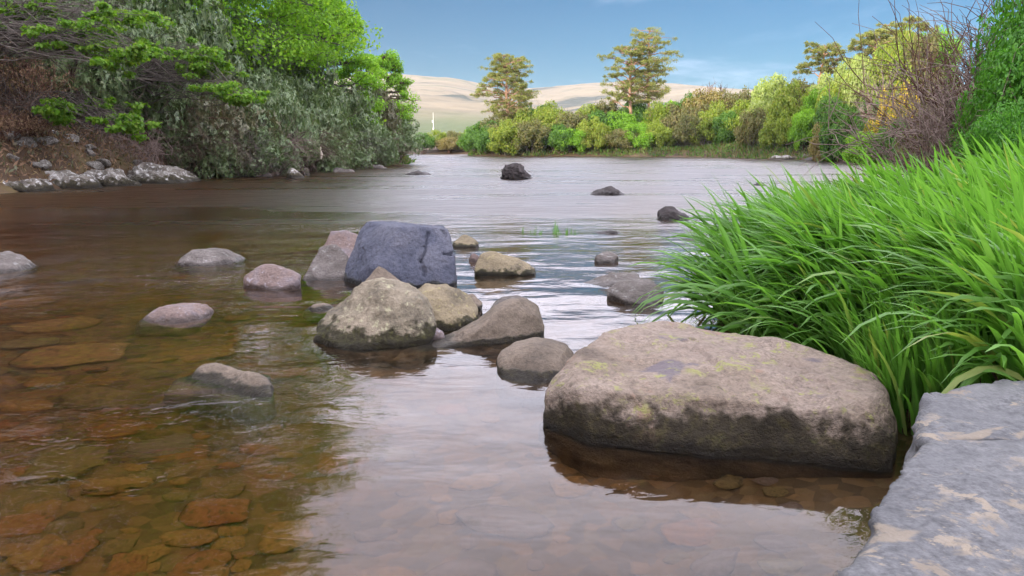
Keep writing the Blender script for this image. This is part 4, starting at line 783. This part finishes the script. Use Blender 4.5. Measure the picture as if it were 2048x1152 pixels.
# maples: leaning stems carrying flat sprays of bright leaves
def maple(label, base, sprays, seed, Y):
    r = np.random.default_rng(seed); b = np.array(base); pads = []
    for px, py, wp, hp in sprays:
        c = at_y(px, py, Y + r.uniform(-.8, .8)) - b; w2 = wp / F_PX * Y / 2; h2 = hp / F_PX * Y / 2
        for _ in range(13): q_ = r.uniform(.5, 1.3); pads.append((c[0] + r.normal() * .55 * w2, c[1] + r.uniform(-.7, .7), c[2] + r.normal() * .7 * h2 - .1 * abs(r.normal()), .22 * q_, .24 * q_, .07 * q_))
    top = max(p[2] for p in pads); mx_ = np.mean([p[0] for p in pads])
    tr = [(0, 0, -.3), (mx_ * .15, 0, top * .3), (mx_ * .4, .1, top * .6), (mx_ * .8, 0, top * .95)]
    place(pad_tree(seed, pads, L_MAPLE, B_GREY, None, tr, .10, 52, .105, .09, .8, .1, .25, .018, 1, 1), 'maple_tree', tuple(b), 0, 1, label, 'tree', 'maples on the left bank')
b = left_at(90, 4.0); maple('bright green maple with spreading sprays at the top left', (b[0], b[1], gz(b[0], b[1])), [(60, 15, 140, 40), (170, 30, 150, 40), (250, 55, 120, 50), (280, 95, 90, 36), (190, 78, 130, 34), (215, 110, 120, 30), (110, 60, 120, 30), (260, 20, 90, 40)], 821, 17)
b = left_at(190, 2.6); maple('low bright green maple branch hanging over the withered thicket on the left', (b[0], b[1], gz(b[0], b[1])), [(235, 222, 90, 36), (270, 240, 60, 24), (140, 205, 70, 22), (120, 218, 50, 18)], 822, 18)
b = left_at(390, 4.0); maple('paler maple with layered sprays in front of the grey-brown twiggy shrub', (b[0], b[1], gz(b[0], b[1])), [(405, 102, 110, 20), (400, 132, 90, 22), (450, 168, 100, 18), (440, 130, 80, 16), (470, 190, 60, 12)], 823, 21)
dm = NT('bleached_scrap'); dm.surf(dm.principled((.55, .48, .38), .8))
r_ = np.random.default_rng(3); p = left_at(641, .3); V, Q = tubes([(np.array([(0, 0, .0), (.03, 0, .18), (-.02, .0, .34), (.02, 0, .46)]), np.array([.03, .06, .045, .02])), (np.array([(0, 0, .2), (-.06, 0, .32), (-.08, 0, .42)]), np.array([.03, .03, .015]))], 6)
tag(link('driftwood', mk_mesh('driftwood', V, [Q], dm.m, True), loc=tuple(at_y(642, 318, p[1] - .4))), 'bleached scrap of driftwood caught in the bushes above the upright pale rock', 'driftwood')

# ------------------------------------------------------------------ right thicket behind the grass
TH = bare_tree
def thicket(seed, n, L, mat_, fan, rad=.012, leafm=None, nl=0, ln=.05, wd=.03):
    r = np.random.default_rng(seed); base = np.stack([r.normal(size=40) * .25, r.normal(size=40) * .25, r.uniform(0, .4, 40)], -1); lines = twigs(r, n, base, L, fan, .42, rad, 9, .12)
    V, Q = tubes(lines, 4); parts = dict(branches=mk_mesh('branches', V, [Q], mat_, True))
    if leafm:
        tips = np.array([l[0][-1] for l in lines]); tips = tips[r.permutation(len(tips))[:nl]]; P = np.repeat(tips, 26, 0) + r.normal(size=(len(tips) * 26, 3)) * .10; lv, lq = scatter_leaves(r, P, sph(r, len(P)), ln, wd, .5, 1, 1, .2); parts['crown'] = mk_mesh('crown', lv, [lq], leafm)
    return Plant(**parts)
def right_spot(px, Y): p = at_y(px, 300, Y); return (p[0], Y, gz(p[0], Y) - .1)
place(thicket(901, 130, 1.55, B_TWIG, (-.55, -.1, .75), .010), 'bare_bush', right_spot(2040, 8.5), 0, 1, 'large bare bush with upswept purplish-brown branches at the right edge', 'shrub', 'right-hand thicket')
place(thicket(902, 100, 2.0, B_RED, (-.36, .1, .95), .011), 'bare_bush', right_spot(2075, 9.2), .1, 1.0, 'second bare bush reaching to the top of the view at the right', 'shrub', 'right-hand thicket')
HD = [shrub(910 + k, L_HEDGE, B_BROWN, 1.0, 1.2, 40, 260, .052, .022, stems=20, pad=.30, droop=.15, whorl=2) for k in range(2)]
for k, (px, Y, top, wp, lab) in enumerate([(2060, 7.4, 60, 300, 'tall fresh green leafy bush at the top right corner'), (2050, 6.6, 215, 200, 'lower fresh green leafy bush at the right edge above the grass'), (2180, 7.5, -120, 360, 'green leafy bush rising out of the view at the right edge')]):
    p = at_y(px, top, Y); z = gz(p[0], Y); z = min(z, p[2] - .9); wd = wp / F_PX * Y / 2
    place(HD[k % 2], 'leafy_bush', (p[0], Y, z), k, (wd, wd, (p[2] - z) / 1.2), lab, 'shrub', 'right-hand thicket')
place(DD[0], 'withered_bush', right_spot(1960, 8.0), 1, (.8, .8, .9), 'brown withered stalks under the bare bush behind the tallest grass', 'shrub', 'right-hand thicket')
place(thicket(903, 40, 1.5, B_TWIG, (-.3, -.2, .9), .008), 'bare_bush', right_spot(1880, 8.0), .4, .8, 'small pale bare bush just above the grass tips at right', 'shrub', 'right-hand thicket')

# ------------------------------------------------------------------ tall grass of the right bank
gm = NT('grass_blade'); geo = gm.n('ShaderNodeNewGeometry'); at = gm.n('ShaderNodeAttribute', attribute_name='along')
k = geo.outputs['Random Per Island']
c1 = gm.ramp(k, [(0, (.065, .17, .022)), (.45, (.10, .245, .04)), (.8, (.14, .31, .06)), (.94, (.18, .35, .08)), (.985, (.27, .30, .09))])
c2 = gm.mix(gm.math('MULTIPLY', at.outputs['Fac'], .35), c1, (.12, .25, .05))
p_ = gm.principled(c2, .42, None, .4); t_ = gm.n('ShaderNodeBsdfTranslucent'); gm.l(gm.mix(1.0, c2, (1.4, 1.5, .7), 'MULTIPLY'), t_.inputs['Color']); mx_ = gm.n('ShaderNodeMixShader'); mx_.inputs[0].default_value = .45
gm.l(p_.outputs[0], mx_.inputs[1]); gm.l(t_.outputs[0], mx_.inputs[2]); gm.surf(mx_)
def blades(r, base, L, heading, lean, wd, seg=7, droop=1.0):
    n = len(base); t = np.linspace(0, 1, seg + 1)[None, :]; ang0 = lean[:, None] * .35; ang = ang0 + (lean[:, None] * droop) * t ** 1.5      # angle from vertical along the blade
    st = L[:, None] / seg; dx = np.sin(ang) * st; dz = np.cos(ang) * st; hx = np.concatenate([np.zeros((n, 1)), np.cumsum(dx[:, :-1], 1)], 1); hz = np.concatenate([np.zeros((n, 1)), np.cumsum(dz[:, :-1], 1)], 1)
    H = np.stack([np.cos(heading), np.sin(heading)], -1); side0 = np.stack([-H[:, 1], H[:, 0]], -1); tw = r.normal(size=n) * .7
    cen = np.stack([base[:, 0, None] + H[:, 0, None] * hx, base[:, 1, None] + H[:, 1, None] * hx, base[:, 2, None] + hz], -1)
    tang = np.stack([H[:, 0, None] * np.sin(ang), H[:, 1, None] * np.sin(ang), np.cos(ang)], -1); S = np.concatenate([side0, np.zeros((n, 1))], 1)[:, None, :] + 0 * tang; Nn = np.cross(S, tang)
    tw = tw[:, None, None] * (1 - .5 * t[..., None]); S2 = S * np.cos(tw) + Nn * np.sin(tw); N2 = np.cross(S2, tang)
    wt_ = (wd[:, None] * np.minimum(1, .55 + 2.2 * t) * np.sqrt(np.clip(1 - t ** 2.6, 0, 1)))[..., None]
    V = np.stack([cen - S2 * wt_ * .5 + N2 * wt_ * .14, cen, cen + S2 * wt_ * .5 + N2 * wt_ * .14], 2)       # n, seg+1, 3, 3
    i = np.arange(n * (seg + 1) * 3).reshape(n, seg + 1, 3); Q = np.concatenate([np.stack([i[:, :-1, a], i[:, :-1, a + 1], i[:, 1:, a + 1], i[:, 1:, a]], -1).reshape(-1, 4) for a in (0, 1)])
    al = np.broadcast_to(t[..., None], (n, seg + 1, 3)).reshape(-1); return V.reshape(-1, 3), Q, al
r = np.random.default_rng(42)
# mounds: x, y, radius x, radius y, count, length, heading (deg, 180 = left), lean
BANKS = []
def grass_area(n, xy, length, head, lean, wd):
    """tufts scattered in the polygon-ish strip XY: function of two uniforms"""
    ntuft = max(1, n // 14); tu = np.array([xy(*r.random(2)) for _ in range(ntuft)]); ok = sdist(tu[:, 0], tu[:, 1]) > -.04; tu = tu[ok]
    th = head + r.normal(size=len(tu)) * .2; tl = lean * r.uniform(.7, 1.25, len(tu)); ts = r.uniform(.8, 1.15, len(tu))
    m = 14; base = np.repeat(tu, m, 0) + r.normal(size=(len(tu) * m, 2)) * .045; z = ground(base[:, 0], base[:, 1]); nb_ = len(base)
    L = length * np.repeat(ts, m) * r.uniform(.6, 1.02, nb_); hd = np.repeat(th, m) + r.normal(size=nb_) * .28; ln_ = np.repeat(tl, m) * np.clip(1 + .34 * r.normal(size=nb_), .35, 2)
    BANKS.append(blades(r, np.column_stack([base, np.maximum(z, -.02) - .02]), L, hd, ln_, wd * r.uniform(.65, 1.2, nb_)))
def strip(pts, w0, w1):
    P = np.array(pts, float); d = np.r_[0, np.cumsum(np.hypot(*np.diff(P, axis=0).T))]; d /= d[-1]
    def f(u_, v_):
        x = np.interp(u_, d, P[:, 0]); y = np.interp(u_, d, P[:, 1]); return (x + w0 + (w1 - w0) * v_, y)
    return f
grass_area(1300, strip([(1.26, 3.5), (1.27, 4.3), (1.5, 4.9)], .0, .8), .74, R(184), 1.35, .029)
grass_area(1100, strip([(1.5, 5.0), (1.95, 5.9), (2.75, 7.4)], .0, .9), .58, R(184), 1.30, .027)     # along the water
grass_area(2300, strip([(1.75, 2.9), (1.9, 3.6), (2.1, 4.4), (2.4, 5.2)], .1, 1.2), .76, R(188), 1.15, .032)
grass_area(900, strip([(2.6, 5.3), (3.3, 6.6)], .0, 1.3), .56, R(186), 1.0, .028)      # the main mound
grass_area(2300, strip([(2.6, 3.2), (3.1, 4.6), (4.0, 6.4), (4.9, 7.6)], .1, 1.4), .58, R(190), .80, .029)       # higher behind
grass_area(900, strip([(2.9, 7.4), (4.2, 9.6)], .0, 1.6), .52, R(180), .85, .027)                # far along the shore
grass_area(420, strip([(1.36, 2.35), (1.42, 2.75), (1.5, 3.1)], .0, .26), .50, R(215), .75, .016)                # tuft between boulder and slab
grass_area(2400, strip([(1.62, 2.2), (1.8, 2.6), (2.0, 3.3)], .0, 1.4), .72, R(192), 1.15, .026)                  # above the slab
grass_area(1200, strip([(1.42, 3.05), (1.5, 3.5), (1.7, 4.2)], .0, .7), .70, R(190), 1.2, .026)                  # behind the boulder
V = np.vstack([b[0] for b in BANKS]); off = np.cumsum([0] + [len(b[0]) for b in BANKS]); Q = np.vstack([b[1] + o for b, o in zip(BANKS, off)])
me = mk_mesh('tall_grass', V, [Q], gm.m, True); at_ = me.attributes.new('along', 'FLOAT', 'POINT'); at_.data.foreach_set('value', np.concatenate([b[2] for b in BANKS]).astype(np.float32))
tag(link('tall_grass', me), 'dense long-bladed green grass arching over the right bank', 'grass', kind='stuff')

# reed sprouts standing in the water
for k, (px, hp) in enumerate([(1046, 13), (1068, 16), (1077, 14), (1106, 22), (1113, 16), (1127, 12), (1139, 10), (1150, 11)]):
    b = at_z(px, 466 + (k % 3)); n_ = 3 + k % 2; h_ = hp / F_PX * b[1] * 1.5
    base = np.column_stack([r.normal(size=n_) * .02, r.normal(size=n_) * .02, np.full(n_, -.15)]); Vb, Qb, al = blades(r, base, np.full(n_, h_ + .15) * r.uniform(.7, 1, n_), r.uniform(0, 6.28, n_), r.uniform(.1, .45, n_), np.full(n_, .016), 5)
    e = link('reed_sprout', mk_mesh('reed_sprout', Vb, [Qb], gm.m, True), loc=(b[0], b[1], 0)); tag(e, f'{ordn[k]} green reed sprout from the left standing in the bright water', 'reed', 'reed sprouts in mid-river')

# ------------------------------------------------------------------ litter and ground cover
def cover(name, label, cat, n, box, smin, smax, zmax, mat_, ln, wd, up, seed, upright=.5):
    r = np.random.default_rng(seed); X = r.uniform(box[0], box[1], n * 4); Y = r.uniform(box[2], box[3], n * 4); sd_ = sdist(X, Y); k_ = (sd_ > smin) & (sd_ < smax); X, Y = X[k_][:n], Y[k_][:n]
    P = np.stack([X, Y, ground(X, Y)], -1); dirn = unit(r.normal(size=P.shape) * (1 - upright) + np.array([0, 0, upright])); nrm = unit(np.cross(dirn, r.normal(size=P.shape)))
    V, Q = leaves(P + np.array([0, 0, .01]), dirn, nrm, ln * r.uniform(.4, 1.3, len(P)), wd * r.uniform(.6, 1.3, len(P))); return tag(link(name, mk_mesh(name, V, [Q], mat_)), label, cat, kind='stuff')
cover('leaf_litter', 'brown withered leaves and bracken covering the left slope', 'leaf litter', 42000, (-22, -6, 12, 46), .3, 9, 9, L_DEAD, .16, .05, 0, 31, .35)
cover('undergrowth', 'low green undergrowth among the litter of the left slope', 'undergrowth', 9000, (-22, -6, 12, 46), .5, 9, 9, L_RHODOB, .16, .06, 0, 32, .5)
cover('bank_grass', 'yellow-green rough grass at the foot of the far bank', 'grass', 30000, (-8, 32, 40, 90), .0, 5, 9, L_OLV, .36, .05, 0, 33, .7)
cover('bank_weeds', 'dark green weeds among the shrubs of the far bank', 'weeds', 16000, (-8, 34, 40, 92), -.1, 9, 9, L_GRN, .45, .10, 0, 34, .6)
HAZE = .00015

# ------------------------------------------------------------------ haze: one closed box of thin pale air
hz = NT('haze_air'); pv = hz.n('ShaderNodeVolumePrincipled'); pv.inputs['Color'].default_value = (.93, .95, 1, 1); pv.inputs['Density'].default_value = HAZE; pv.inputs['Anisotropy'].default_value = .2
hz.l(pv.outputs[0], hz.out.inputs['Volume'])
bm = bmesh.new(); bmesh.ops.create_cube(bm, size=1)
for q in bm.verts: q.co = Vector((q.co.x * 3400, q.co.y * 3400 + 20, -5.5 if q.co.z < 0 else 135))
me = bpy.data.meshes.new('haze'); bm.to_mesh(me); bm.free(); me.materials.append(hz.m)
tag(link('haze', me), kind='stuff')

# ------------------------------------------------------------------ look-alike stones: tell same-label ones apart by their order across the view
same = {}
for o in C.objects:
    if o.get('group') in ('stones on the riverbed', 'pale rocks along the left shore'): same.setdefault(o['label'], []).append(o)
for lab in [k for k, v_ in same.items() if len(v_) > 1 and ', to its' in k]:
    same.setdefault(lab.split(', to its')[0], []).extend(same.pop(lab))
for lab, obs in same.items():
    if len(obs) > 1:
        for k, o in enumerate(sorted(obs, key=lambda q: q.location.x / max(q.location.y, .1))): o['label'] = ('leftmost' if k == 0 else ordn[min(k, 19)] + ' from left') + ', ' + lab
